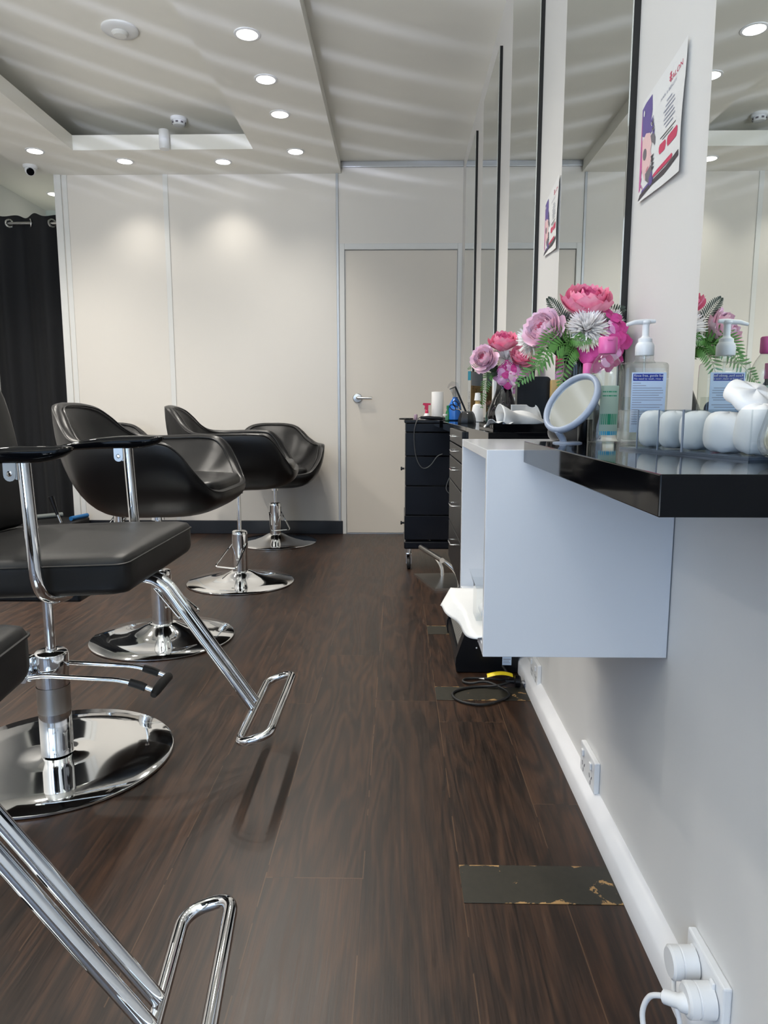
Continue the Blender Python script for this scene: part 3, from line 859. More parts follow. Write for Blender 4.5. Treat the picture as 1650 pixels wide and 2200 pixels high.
plug(.893, .100, 'round white plug with its cord curling toward the floor', True)

# ------------------------------------------------------------------ posters
def poster(y_far, y_near, z_fl, z_fh, z_nl, z_nh, label):
    """paper tacked to the wall, near edge curling off it; u runs far to near, v upward"""
    t = MB()
    def pt(u, v, lift=0):
        y = y_far+(y_near-y_far)*u
        z = (z_fl+(z_fh-z_fl)*v)*(1-u)+(z_nl+(z_nh-z_nl)*v)*u
        curl = .004+.013*max(0, u-.55)**1.5*(1+.5*math.sin(v*5))+.010*max(0, .12-v)
        return (XW-curl-lift, y, z)
    t.grid(lambda u, v: pt(u, v), 14, 14)
    def ink(poly, mi, lift):
        n = len(poly); t.mat(mi)
        cx = sum(p[0] for p in poly)/n; cy_ = sum(p[1] for p in poly)/n
        K = 3; vs = [pt(cx, cy_, lift)]
        for k in range(1, K+1):
            for (u, v) in poly: vs.append(pt(cx+(u-cx)*k/K, cy_+(v-cy_)*k/K, lift))
        fs = [(0, 1+i, 1+(i+1) % n) for i in range(n)]
        for k in range(K-1): fs += [(1+k*n+i, 1+k*n+(i+1) % n, 1+(k+1)*n+(i+1) % n, 1+(k+1)*n+i) for i in range(n)]
        t.add(vs, fs); t.mat(0)
    ell = lambda cx, cy_, a, b_, n=18, rot=0: [(cx+a*math.cos(q)*math.cos(rot)-b_*math.sin(q)*math.sin(rot), cy_+a*math.cos(q)*math.sin(rot)+b_*math.sin(q)*math.cos(rot)) for q in [2*PI*i/n for i in range(n)]]
    L = .0005
    # hair, face, bubbles of the portrait at the left
    ink([(.01, .93), (.10, .95), (.25, .95), (.27, .80), (.24, .68), (.30, .60), (.20, .58), (.10, .62), (.03, .66)], 1, L)
    ink([(.01, .93), (.03, .66), (.07, .40), (.04, .12), (.01, .10)], 2, L*1.2)
    ink([(.05, .60), (.14, .64), (.24, .60), (.30, .50), (.27, .42), (.31, .36), (.28, .30), (.24, .22), (.15, .18), (.07, .30)], 3, L*1.6)
    ink(ell(.13, .44, .045, .060, rot=.3), 4, L*2.2)
    ink([(.26, .56), (.32, .58), (.38, .50), (.37, .43), (.33, .47), (.29, .49)], 4, L*2.2)
    ink(ell(.21, .27, .035, .016, rot=.4), 5, L*2.2)
    ink([(.16, .24), (.30, .28), (.34, .20), (.26, .12), (.18, .17)], 4, L*2.0)
    ink([(.26, .16), (.33, .22), (.36, .10), (.30, .08)], 1, L*2.4)
    for i in range(5): ink([(.25+.012*i, .70-.03*i), (.31+.012*i, .73-.035*i), (.29+.012*i, .66-.03*i)], 4 if i % 2 else 1, L*2.6)
    for i in range(4): ink([(.29+.008*i, .36-.035*i), (.37+.004*i, .36-.04*i), (.31+.006*i, .32-.035*i)], 7, L*2.6)
    ink(ell(.075, .86, .016, .030), 6, L*2.8)
    for (u, v, a) in ((.05, .22, .018), (.07, .15, .012), (.10, .12, .010), (.05, .30, .012)): ink(ell(u, v, a, a*1.3), 2, L*2.4)
    # buttons, rules and footer bands
    for u0, u1 in ((.47, .63), (.66, .92)):
        a, b_ = (.385, .300)
        ink([(u0+.02, b_), (u1-.02, b_), (u1, b_+.03), (u1, a-.02), (u1-.02, a), (u0+.02, a), (u0, a-.02), (u0, b_+.03)], 8, L)
    ink([(.34, .135), (.80, .165), (.82, .185), (.80, .205), (.46, .185), (.36, .165)], 8, L*1.4)
    ink([(.06, .05), (.20, .08), (.36, .12), (.38, .15), (.22, .125), (.09, .10)], 1, L*1.4)
    ink([(.01, .015), (.30, .075), (.62, .085), (.97, .13), (.97, .175), (.66, .14), (.34, .12), (.05, .07)], 7, L*1.8)
    for i, (u0, u1) in enumerate(((.60, .72), (.58, .78), (.54, .80), (.57, .76), (.55, .80), (.56, .82), (.60, .78))):
        v = .70-i*.036
        ink([(u0, v), (u1, v), (u1, v+.012), (u0, v+.012)], 9, L)
    for i, (u0, u1) in enumerate(((.49, .86), (.54, .80))):
        v = .432-i*.026
        ink([(u0, v), (u1, v), (u1, v+.007), (u0, v+.007)], 7, L)
    # salon emblem and name
    for i in range(3): ink(ell(.665, .90-.026*i, .022+.006*(i % 2), .010), 8, L*(1+i*.2))
    o = bpy.data.curves.new('t', 'FONT'); bpy.data.curves.remove(o)
    s0 = len(t.v); t.mat(8); t.text('SALON', .085, Matrix.Identity(4)); t.mat(9); t.text('HAIR & BEAUTY', .05, T(-.20, -.075, 0)); t.mat(0)
    for i in range(s0, len(t.v)):
        a, b_, c = t.v[i]; t.v[i] = pt(.66+a, .825+b_*.75, L*1.2)
    return solo('poster', t, [M['paper'], M['ink_purple'], M['ink_magenta'], M['ink_pink'], M['ink_smoke'], M['lip'], M['paper'], M['ink_dark'], M['ink_red'], M['ink_grey']],
                label, 'poster', group='salon posters on the white wall strips', smooth=60)
poster(1.411, 1.202, 1.300, 1.475, 1.292, 1.492, 'nearer salon poster on the white wall strip, large and curling off the wall')
poster(2.290, 2.100, 1.385, 1.545, 1.370, 1.570, 'farther, smaller looking salon poster on the wall strip above the larger bouquet')

# ================================================================== flowers
PK = {}
def petal_mat(name, inner, outer):
    q = NT(name); v = q.coord('Object')
    n = q.noise(v, 38, 4, .6, .3)
    q.P(Base_Color=q.mix(q.ramp(n, [(.32, (0, 0, 0, 1)), (.68, (1, 1, 1, 1))]), inner, outer), Roughness=.75)
    q.b.inputs['Subsurface Weight'].default_value = .0
    return q.m
PK['deep'] = petal_mat('deep_pink_petal', C(214, 66, 128), C(242, 140, 176))
PK['rose'] = petal_mat('rose_petal', C(238, 118, 160), C(250, 176, 196))
PK['pale'] = petal_mat('pale_pink_petal', C(250, 205, 218), C(240, 214, 234))
PK['cream'] = petal_mat('cream_petal', C(250, 244, 232), C(240, 240, 205))
PK['white'] = petal_mat('white_petal', C(252, 250, 250), C(240, 236, 232))
PK['mag'] = petal_mat('magenta_petal', C(176, 30, 112), C(212, 84, 160))
PK['lilac'] = petal_mat('lilac_petal', C(216, 130, 190), C(238, 196, 226))
PK['eye'] = plain('flower_eye', C(235, 220, 170), .6)

def petal(mb, r, w, cup, az, tilt, curl=0, ruffle=0, base=0, n=6):
    """one petal growing from the axis: r long, w wide, tilt from the axis"""
    ph = random.random()*6
    def f(u, v):
        a = (v-.5)*2
        wid = w*math.sin(PI*min(1, .12+.80*u))**.7
        L = r*u
        x = base+L*math.sin(tilt+curl*u); z = L*math.cos(tilt+curl*u)
        y = a*wid/2
        bow = cup*(a*a)*wid
        x += -bow*math.cos(tilt); z += bow*math.sin(tilt)+ruffle*u*math.sin(a*5+ph)*r
        z -= r*.10*a*a*u
        return Vector((x, y, z))
    keep = mb.M; mb.M = keep @ R(az, 'Z'); mb.grid(f, n, n); mb.M = keep

def peony(r, outer, mid, core, flat=0):
    mb = MB(); rd = random.uniform
    for k in range(8): petal(mb.mat(0), r*1.10, r*1.15, .22, k*2*PI/8+rd(-.2, .2), 1.55+rd(-.2, .2), -.55-.2*flat, .05, 0, 7)
    for k in range(8): petal(mb.mat(0), r*1.0, r*1.05, .32, k*2*PI/8+.4+rd(-.2, .2), 1.25+rd(-.15, .15), -.65, .06, 0, 7)
    for k in range(9): petal(mb.mat(1), r*.88, r*.80, .40, k*2*PI/9+.2, .98+rd(-.14, .14), -.60, .08, 0, 7)
    for k in range(10): petal(mb.mat(2), r*.72, r*.50, .5, k*2*PI/10, .62+rd(-.15, .15), -.40, .12)
    for k in range(9): petal(mb.mat(2), r*.62, r*.36, .5, k*2*PI/9+.3, .30+rd(-.14, .14), -.1, .14)
    for k in range(6): petal(mb.mat(2), r*.55, r*.28, .5, k*2*PI/6+.3, .10+rd(-.1, .1), .1, .14)
    return mb, [PK[outer], PK[mid], PK[core]]
def mum(r):
    mb = MB(); N = 430
    for k in range(N):
        f = (k+.5)/N; th = math.acos(1-1.35*f); az = k*2.39996
        L = r*random.uniform(.82, 1.10)
        keep = mb.M; mb.M = keep @ R(az, 'Z') @ R(th+random.uniform(-.08, .08), 'Y')
        mb.mat(0 if f < .55 else 1)
        w = r*.125; cu = random.uniform(-.10, .24)
        mb.grid(lambda u, v: (cu*r*u*u, (v-.5)*w*math.sin(PI*min(1, .25+.70*u)), r*.35+L*.65*u), 3, 2)
        mb.M = keep
    return mb, [PK['white'], PK['cream']]
def blossom(r, m='mag', m2='lilac'):
    mb = MB()
    for k in range(4): petal(mb.mat(0 if random.random() < .6 else 1), r, r*1.15, -.10, k*PI/2+random.uniform(-.12, .12), 1.30+random.uniform(-.2, .15), .15, .03, 0, 5)
    mb.mat(2).at(T(0, 0, r*.06)).lathe([(r*.10, 0), (r*.08, r*.05), (0, r*.08)], 8, False)
    return mb, [PK[m], PK[m2], PK['eye']]
def fern(pts, w, n=24):
    """a fronded leaf: rachis along pts with paired leaflets that shorten to the tip"""
    P = spline(pts, 8); mb = MB()
    mb.tube(P, [max(.0004, .0014*(1-i/len(P))) for i in range(len(P))], 5)
    N = len(P)
    side0 = None
    for k in range(n):
        i = min(N-2, int((.10+.88*k/n)*N)); p = P[i]; d = (P[i+1]-P[i]).normalized()
        sd = d.cross(Vector((0, -1, .25))).normalized()
        if side0 is not None and sd.dot(side0) < 0: sd = -sd
        side0 = sd
        nrm = sd.cross(d)
        f = k/n; L = 1.15*w*(math.sin(PI*min(1, .22+.75*f))**.8)
        for s in (-1, 1):
            q = (sd*s*.86+d*.5).normalized()
            wd = w*.125
            mb.add([p, p+q*L*.35+d*wd, p+q*L*.75+d*wd*.7+nrm*L*.05, p+q*L+nrm*L*.02, p+q*L*.75-d*wd*.5+nrm*L*.05, p+q*L*.35-d*wd*.7],
                   [(0, 1, 5), (1, 2, 4, 5), (2, 3, 4)])
    return mb

def vase(loc, s, label):
    t = thing('vase', label, 'vase', loc, 0, 'black flower vases')
    pr = [(.034, 0), (.040, .002), (.050, .012), (.0545, .030), (.054, .046), (.049, .066), (.041, .086), (.033, .106), (.0275, .126), (.0255, .145), (.0265, .158), (.0275, .164),
          (.0255, .164), (.023, .150)]
    pr = [(p.x*s, p.y*s) for p in spline([(a, b_, 0) for a, b_ in pr], 3)]
    MB().lathe(pr, 44).build('body', M['vase'], t)
    g = []
    for k in range(34):
        a = -2.6+.055*k; z = (.045+.0018*k+.012*math.sin(k*.5))*s
        r = .0548*s if z < .05*s else (.0548-.26*(z/s-.05))*s
        g.append((a, z, r))
    gb = MB()
    for a, z, r in g: gb.at(T(r*math.cos(a), r*math.sin(a), z)).lathe([(0, -.0012), (.0012, 0), (0, .0012)], 6, False)
    gb.build('bead_trim', M['chrome'], t)
    return t
vase((.345, 1.40, .8525), .98, 'larger looking black vase on the white shelf box, behind the round make-up mirror')
vase((.338, 2.30, ZC), .90, 'black vase on the drawer cabinet with white tissues in front of it')

def bouquet(loc, s, items, ferns, label):
    """items: (kind, dx, dy, dz, axis, radius, colours); offsets in metres from the vase mouth"""
    t = thing('bouquet', label, 'flowers', loc, 0, 'artificial flower bouquets')
    for it in items:
        kind, dx, dy, dz, ax, r = it[:6]
        mb, mats = {'peony': peony, 'mum': mum, 'blossom': blossom}[kind](r*s, *it[6:])
        o = mb.build({'peony': 'peony', 'mum': 'chrysanthemum', 'blossom': 'blossom'}[kind], mats, t, 80)
        o.matrix_local = T(dx*s, dy*s, dz*s) @ aim(ax)
        st = spline([(random.uniform(-.008, .008)*s, random.uniform(-.008, .008)*s, -.02*s), (dx*.3*s, dy*.3*s, dz*.45*s), (dx*s-ax[0]*.008, dy*s-ax[1]*.008, dz*s-ax[2]*.008)], 6)
        MB().tube(st, .0016*s, 6).build('stem', M['stem'], t)
    for pts, w, mt in ferns:
        fern([Vector(p)*s for p in pts], w*s).build('fern_leaf', M[mt], t, 60)
    lv = MB()
    for k in range(34):
        a = random.uniform(0, 2*PI); L = random.uniform(.035, .075)*s
        lv.at(T(0, 0, .012*s) @ R(a, 'Z') @ R(random.uniform(.5, 1.3), 'Y'))
        lv.grid(lambda u, v: ((v-.5)*.018*s*math.sin(PI*min(1, .1+.9*u)), .006*math.sin(u*2), L*u), 5, 2)
    lv.build('leaf_cluster', M['leaf_dark'], t, 60)
    return t
LB = 'artificial bouquet '
bouquet((.345, 1.40, .8525+.150), 1.0, [
    ('peony', .012, -.005, .092, (-.05, -.42, 1), .056, 'rose', 'deep', 'deep', 1),
    ('peony', -.058, -.020, .052, (-.70, -.60, .45), .048, 'pale', 'pale', 'rose'),
    ('mum', .006, -.040, .058, (-.1, -.72, .68), .042),
    ('mum', -.074, .020, .048, (-.9, -.1, .2), .040),
    ('mum', .060, .025, .075, (.6, -.3, .7), .036),
    ('mum', -.030, .010, .082, (-.4, -.4, .8), .030),
    ('peony', .0, .05, .065, (.1, .9, .5), .048, 'pale', 'rose', 'rose'),
    ('peony', .055, .055, .060, (.7, .5, .5), .044, 'pale', 'pale', 'rose'),
    ('blossom', .052, -.048, .046, (.2, -1, .2), .026, 'mag', 'mag'),
    ('blossom', .036, -.054, .038, (-.1, -1, .1), .026, 'lilac', 'mag'),
    ('blossom', .062, -.040, .066, (.5, -.8, .4), .025, 'lilac', 'mag'),
    ('blossom', .074, -.034, .040, (.7, -.8, 0), .026, 'mag', 'lilac'),
    ('blossom', .046, -.050, .018, (.3, -.9, -.3), .026, 'lilac', 'lilac'),
    ('blossom', .006, -.050, .022, (-.3, -1, .1), .024, 'mag', 'mag'),
    ('blossom', .030, -.046, .004, (.1, -.8, -.5), .026, 'mag', 'mag'),
    ('blossom', .056, -.03, .088, (.4, -.6, .8), .022, 'mag', 'mag'),
    ('blossom', .060, -.03, .006, (.5, -.8, -.4), .024, 'mag', 'mag'),
    ('blossom', .078, .0, .026, (.9, -.4, .2), .024, 'pale', 'lilac'),
    ('blossom', .078, -.01, .058, (.9, -.5, .3), .024, 'lilac', 'lilac'),
    ('blossom', .040, -.03, .072, (.2, -.8, .6), .022, 'lilac', 'pale'),
], [([(0, -.01, .0), (-.04, -.05, .045), (-.070, -.07, .035), (-.085, -.08, -.005)], .024, 'leaf'),
    ([(0, -.01, .0), (-.015, -.05, .030), (-.034, -.07, .01), (-.050, -.08, -.045)], .022, 'leaf'),
    ([(-.01, -.02, .015), (-.026, -.05, .040), (-.022, -.065, .042), (.006, -.075, .036)], .018, 'leaf'),
    ([(0, -.01, .0), (-.02, -.05, .028), (-.05, -.07, .030), (-.095, -.075, -.010), (-.125, -.07, -.040)], .024, 'leaf'),
    ([(0, .02, .0), (.03, .05, .05), (.06, .06, .05), (.09, .05, .01)], .024, 'leaf'),
    ([(0, .02, .02), (.04, .05, .07), (.07, .05, .10), (.10, .04, .11)], .02, 'leaf_dark'),
    ([(0, -.01, .01), (-.03, -.03, .07), (-.05, -.03, .10), (-.066, -.03, .12)], .016, 'leaf_dark')],
    LB+'of pink and white flowers in the vase on the white shelf box')
bouquet((.338, 2.30, ZC+.138), .96, [
    ('peony', -.004, -.01, .104, (-.10, -.45, 1), .058, 'rose', 'deep', 'deep', 1),
    ('peony', -.060, -.03, .066, (-.55, -.75, .35), .052, 'pale', 'pale', 'rose'),
    ('peony', .044, -.035, .066, (.20, -.75, .65), .048, 'rose', 'rose', 'deep', 1),
    ('mum', .060, .01, .096, (.4, -.4, .8), .040),
    ('mum', .0, -.03, .070, (0, -.7, .7), .034),
    ('mum', -.03, .02, .085, (-.3, -.3, .8), .032),
    ('peony', .02, .05, .07, (.2, .9, .4), .047, 'pale', 'rose', 'rose'),
    ('peony', .06, .045, .06, (.8, .4, .4), .044, 'pale', 'rose', 'rose'),
    ('blossom', .002, -.052, .038, (-.1, -1, .1), .031, 'mag', 'mag'),
    ('blossom', -.016, -.048, .016, (-.3, -.9, -.2), .028, 'lilac', 'lilac'),
    ('blossom', .006, -.050, .002, (0, -.9, -.4), .028, 'lilac', 'mag'),
    ('blossom', .024, -.048, .046, (.3, -1, .3), .028, 'mag', 'lilac'),
    ('blossom', .032, -.052, .018, (.3, -1, 0), .030, 'pale', 'lilac'),
    ('blossom', .052, -.03, .012, (.6, -.8, -.2), .028, 'mag', 'mag'),
    ('blossom', .046, -.01, -.014, (.7, -.5, -.5), .028, 'lilac', 'mag'),
    ('blossom', .066, -.02, .030, (.8, -.6, 0), .028, 'lilac', 'lilac'),
], [([(0, -.01, .0), (-.03, -.04, .030), (-.056, -.05, .020), (-.070, -.055, -.03), (-.078, -.055, -.085)], .020, 'leaf'),
    ([(0, -.01, .0), (-.05, -.03, .05), (-.09, -.04, .055), (-.125, -.045, .040)], .012, 'leaf'),
    ([(0, -.01, .01), (-.03, -.05, .034), (-.05, -.06, .030)], .022, 'leaf_dark'),
    ([(.02, -.02, .0), (.05, -.05, .040), (.085, -.06, .050), (.12, -.065, .052)], .020, 'leaf'),
    ([(0, .02, .0), (.04, .06, .04), (.07, .06, .03), (.09, .05, -.02)], .022, 'leaf'),
    ([(0, -.01, .02), (-.05, -.01, .09), (-.075, .0, .12)], .012, 'leaf_dark')],
    LB+'of pink flowers in the vase on the black drawer cabinet')

# ================================================================== things on the nearest counter
t = thing('sanitiser_bottle', 'clear pump bottle of hand sanitiser with a white and blue label', 'sanitiser bottle', (.378, 1.118, ZC))
MB().rbox(.069, .036, .122, .008, 8).at(Matrix.Identity(4)).build('bottle', M['bottle'], t, 50).location = (0, 0, .0615)
MB().lathe([(.017, .121), (.014, .126), (.0145, .128), (.0135, .133)], 28, False).build('neck', M['bottle'], t)
MB().box(-.030, .030, -.013, .013, .004, .050, .005).build('gel', M['bottle'], t)
c = MB().lathe([(.0135, .132), (.0140, .133), (.0140, .146), (.0125, .150), (.0105, .152), (.0105, .157), (.006, .160), (.0052, .162), (.0052, .180)], 28)
c.build('pump_collar', M['white_plastic'], t)
hd = MB().lathe([(.0052, .178), (.0075, .181), (.0070, .184), (0, .185)], 20)
hd.tube([(.014, 0, .1835), (0, 0, .183), (-.018, -.002, .1815), (-.030, -.003, .178)], [.0028, .0042, .0036, .0026], 10)
hd.build('pump_head', M['white_plastic'], t)
MB().tube([(0, 0, .135), (.004, 0, .01)], .0022, 8).build('dip_tube', M['bottle'], t)
lb = MB()
lb.box(-.0235, .0285, -.0188, -.0182, .016, .106)
lb.mat(1).box(-.0215, .0235, -.0191, -.0188, .0935, .104)
lb.mat(3)
lb.text('Rinse free, gentle feel', .0052, T(-.0205, -.0193, .0996) @ R(PI/2, 'X'))
lb.text('No need to wash, rinse or dry', .0043, T(-.0205, -.0193, .0952) @ R(PI/2, 'X'))
lb.mat(2)
for k in range(18):
    L = (.012, .020, .044, .046, .046, .040, .046, .044, .014, .046, .042, .010, .044, .046, .040, .046, .030, .012)[k]
    z = .0895-.0036*k
    lb.box(-.0215, -.0215+L, -.0190, -.0188, z, z+.0010)
lb.mat(4).prism([(.014, .034), (.023, .025), (.014, .016), (.005, .025)], -.0191, -.0188, 'y')
lb.build('label', [M['label_white'], M['label_navy'], M['ink_grey'], M['paper'], M['ink_red']], t)
fl = MB(); fl.box(-.026, .026, .0182, .0186, .016, .070).mat(1).at(T(.008, .0187, .052) @ R(PI/2, 'X')).lathe([(0, -.0003), (.012, 0), (0, .0003)], 24, False)
fl.build('front_label', [M['bottle'], M['label_navy']], t)

t = thing('micellar_bottle', 'clear round shouldered bottle with a pink flip cap', 'toiletry bottle', (.318, 1.105, ZC))
pr = [(.021, 0), (.0245, .002), (.0255, .008), (.0255, .100), (.0240, .112), (.019, .124), (.0130, .133), (.0120, .138)]
MB().at(S(1, .72, 1)).lathe([(p.x, p.y) for p in spline([(a, b_, 0) for a, b_ in pr], 3)], 40, False).build('bottle', M['bottle'], t)
MB().at(S(1, .80, 1)).lathe([(.0125, .134), (.0140, .136), (.0140, .157), (.0125, .159), (0, .1595)], 32, False).build('cap', M['pink'], t)
MB().at(T(0, -.0115, .155)).box(-.004, .004, -.0015, .001, -.002, .001, .0005).build('cap_tab', M['pink'], t)
lb = MB()
def onb(a0, a1, z0, z1, m): lb.mat(m).grid(lambda u, v: (.0258*math.cos(a0+(a1-a0)*u), .72*.0258*math.sin(a0+(a1-a0)*u)-.0002, z0+(z1-z0)*v), 10, 1)
onb(-2.1, -.95, .012, .086, 0); onb(-2.05, -1.0, .028, .044, 1); onb(-2.05, -1.0, .012, .018, 2); onb(-1.95, -1.1, .070, .072, 1); onb(-1.95, -1.1, .076, .078, 1)
lb.build('label', [plain('sage_label', C(170, 190, 172), .5), plain('label_green', C(40, 140, 100), .5), M['cyan']], t)

t = thing('nail_bottle', 'slim dark bottle with a pink and white label behind the pink capped bottle', 'bottle', (.298, 1.140, ZC))
MB().lathe([(.010, 0), (.0115, .002), (.0115, .085), (.006, .094), (.006, .102)], 24).build('bottle', M['black_satin'], t)
MB().lathe([(.0072, .098), (.0072, .122), (0, .123)], 20, False).build('cap', M['pink'], t)
lb = MB(); lb.grid(lambda u, v: (.0118*math.cos(-2.6+2*u), .0118*math.sin(-2.6+2*u), .035+.035*v), 10, 1)
lb.mat(1).grid(lambda u, v: (.0119*math.cos(-2.6+2*u), .0119*math.sin(-2.6+2*u), .064+.006*v), 10, 1)
lb.build('label', [M['paper'], M['pink']], t)

# round make-up mirror
nrm = Vector((-.74, -.40, .52)).normalized()
t = thing('makeup_mirror', 'round tilting make-up mirror in a blue grey frame on a small stand', 'make-up mirror', (.2655, 1.085, ZC))
ctr = Vector((-.004, 0, .060))
Q = T(*ctr) @ aim(nrm)
MB().at(Q).grid(lambda u, v: ((.0470+.0046*math.cos(2*PI*v))*math.cos(2*PI*u), (.0470+.0046*math.cos(2*PI*v))*math.sin(2*PI*u), .0058*math.sin(2*PI*v)), 56, 12, True, True).build('frame', M['grey_frame'], t, 80)
MB().at(Q).lathe([(0, .0), (.0455, .0)], 48, False).build('mirror_glass', M['mirror'], t)
MB().at(Q).lathe([(.0465, -.003), (.043, -.008), (.03, -.011), (0, -.012)], 40, False).build('back_shell', M['grey_frame'], t)
MB().tube([ctr+Vector((-.0,0,0))+(Q.to_3x3() @ Vector((0, -.048, 0))), Vector((-.016, -.006, .006)), Vector((-.016, -.006, .002))], [.0050, .0050, .006], 12).build('stem', M['grey_frame'], t)
MB().at(T(-.008, 0, 0) @ S(1, .8, 1)).lathe([(.022, 0), (.022, .0015), (.018, .0025), (0, .003)], 36, False).build('foot', M['grey_frame'], t)

# acrylic organiser: long face turned to the room, dividers, cotton in it
ang = math.atan2(.706-.917, .344-.281)
ORG = Matrix.Translation((.281, .917, ZC)) @ R(ang, 'Z')       # local x runs far to near, local y to the wall
t = thing('acrylic_organiser', 'clear acrylic organiser with dividers, holding cotton, at the counter front', 'organiser', (.281, .917, ZC), ang)
Lg, Wd, Hh, th = .222, .074, .050, .0022
MB().box(0, Lg, 0, th, 0, Hh).build('front_panel', M['acrylic'], t)
MB().box(0, Lg, Wd-th, Wd, 0, Hh).build('back_panel', M['acrylic'], t)
MB().box(0, th, th, Wd-th, 0, Hh).build('end_panel', M['acrylic'], t)
MB().box(Lg-th, Lg, th, Wd-th, 0, Hh).build('end_panel', M['acrylic'], t)
MB().box(th, Lg-th, th, Wd-th, 0, .003).build('base_panel', M['acrylic_edge'], t)
for x in (.040, .080, .122): MB().box(x, x+.0014, th, Wd-th, .003, Hh-.001).build('divider', M['acrylic'], t)
for x in (.040, .080, .122): MB().box(x, x+.0012+.001*(x > .1), -.0003, .0012, .003, Hh).build('divider_edge', M['acrylic_edge'], t)
def put_cotton(x, y, z, r, h, tilt, label, name='cotton_pad', seed=0):
    random.seed(seed)
    ph = [random.uniform(0, 6) for _ in range(4)]
    mb = MB().grid(lambda u, v: (lambda a, b_: ((r+.07*r*math.sin(3*a+ph[0]))*math.cos(a)*max(.001, math.sin(b_))**.6, (r+.06*r*math.sin(4*a+ph[1]))*math.sin(a)*max(.001, math.sin(b_))**.6,
                    math.copysign(abs(math.cos(b_))**.6, math.cos(b_))*h+.04*r*math.sin(5*a+ph[2])))(2*PI*u, PI*v), 32, 14, True, False)
    o = mb.build(name, M['cotton'], None, 80)
    o.matrix_world = ORG @ T(x, y, z) @ R(tilt, 'Y')
    return tag(o, label, 'cotton', 'cotton kept in the clear organiser')
put_cotton(.0215, .037, .0262, .0172, .0225, 0, 'white cotton bundle in the farthest compartment of the clear organiser', 'cotton_pad', 1)
put_cotton(.061, .037, .0262, .0182, .0220, .05, 'white cotton bundle in the second compartment of the clear organiser', 'cotton_pad', 2)
put_cotton(.102, .037, .0262, .0188, .0220, -.05, 'white cotton bundle in the third compartment of the clear organiser', 'cotton_pad', 3)
put_cotton(.148, .037, .0255, .0235, .0215, .1, 'plump white cotton ball just past the dark divider of the organiser', 'cotton_pad', 4)
put_cotton(.192, .038, .030, .022, .026, .15, 'large white cotton roll at the near end of the organiser', 'cotton_pad', 5)
put_cotton(.172, .045, .062, .028, .010, .55, 'white cotton pad leaning up out of the organiser', 'cotton_pad', 6)

t = thing('vanity_mirror', 'clear framed tilted mirror at the right edge of the photo', 'make-up mirror', (.395, .640, ZC), math.radians(-62))
V = T(0, 0, .072) @ R(math.radians(-24), 'X') @ R(PI/2, 'X')
rr = rrect(-.062, .062, -.070, .070, .018)
MB().at(V).tube([(a, b_, 0) for a, b_ in rr], .0042, 10, True).build('frame', M['acrylic'], t, 80)
MB().at(V).prism(rrect(-.060, .060, -.068, .068, .017), -.001, .001, 'z').build('mirror_glass', M['mirror'], t)
MB().box(-.03, .03, -.012, .042, 0, .004, .001).build('foot', M['acrylic'], t)

# ================================================================== second counter
t = thing('tissue_tray', 'black slotted tray under the white tissues on the second counter', 'tray', (.236, 1.77, ZC), 0)
mb = MB().box(0, .175, 0, .30, 0, .004).box(0, .175, 0, .004, .004, .016).box(0, .175, .296, .30, .004, .016).box(.171, .175, .004, .296, .004, .016)
mb.build('tray_body', M['black_gloss'], t)
sl = MB()
for k in range(9): sl.box(0, .004, .004+.033*k, .004+.033*k+.024, .004, .016)
sl.box(0, .004, .004, .296, .004, .006).box(0, .004, .004, .296, .0135, .016)
sl.build('slotted_side', M['black_satin'], t)
def sheet(f, name, m, label, cat, n=22, group=None):
    o = MB().grid(f, n, n).build(name, m, None, 80)
    s = o.modifiers.new('thickness', 'SOLIDIFY'); s.thickness = .0012
    return tag(o, label, cat, group)
def tis1(u, v):
    # a loosely folded cone: high round mouth at the left, tapering to the right
    a = PI*(1.08*v-.04)
    r = .036*(1-.75*u)+.004*math.sin(u*9+v*5)
    x = .262+.125*u+.006*math.sin(v*7)*(1-u); y = 1.855-math.cos(a)*r*1.5+.03*u
    z = ZC+.014+max(0, math.sin(a))*r*1.25+.003*math.sin(v*17+u*8)
    return (x, y, z)
sheet(tis1, 'tissue', M['paper'], 'folded white tissue lying like a cone across the black tray', 'tissue', 26, 'tissues on the black tray')
def tis2(u, v):
    x = .312+.092*u; top = .059*(1-max(0, (u-.74)/.26)**2.4*.85)
    z = ZC+.006+top*v
    y = 1.985+.018*math.sin(u*2.6)+.020*(1-v)**2*-1+.004*math.sin(v*5+u*4)
    return (x, y, z)
sheet(tis2, 'tissue', M['paper'], 'stiff white tissue standing up with a rounded right corner beside the make-up mirror', 'tissue', 22, 'tissues on the black tray')
def tis3(u, v):
    return (.230+.060*u, 1.79+.13*v, ZC+.0175+.010*(1-u)**2*math.sin(2+v*3)+.003*math.sin(u*14+v*6))
sheet(tis3, 'tissue', M['paper'], 'flat white tissue edge curling over the slotted side of the black tray', 'tissue', 18, 'tissues on the black tray')

t = thing('product_box', 'tall black rounded box standing behind the white tissues', 'product box', (.378, 2.02, ZC))
MB().prism(rrect(-.046, .046, 0, .142, .012), -.016, .016, 'y').build('case', M['black_satin'], t)
MB().box(-.046, .046, -.0165, -.016, .020, .022).build('seam', M['black_gloss'], t)
t = thing('gold_carton', 'slim gold carton with dark lettering beside the larger vase', 'carton', (.436, 2.00, ZC))
cb = MB(); cb.box(-.014, .014, -.02, .02, 0, .132, .001)
cb.mat(1); cb.text('DIVA', .018, T(.006, -.0206, .060) @ R(PI/2, 'X') @ R(PI/2, 'Z')); cb.mat(0)
cb.build('carton', [M['gold'], M['ink_dark']], t)

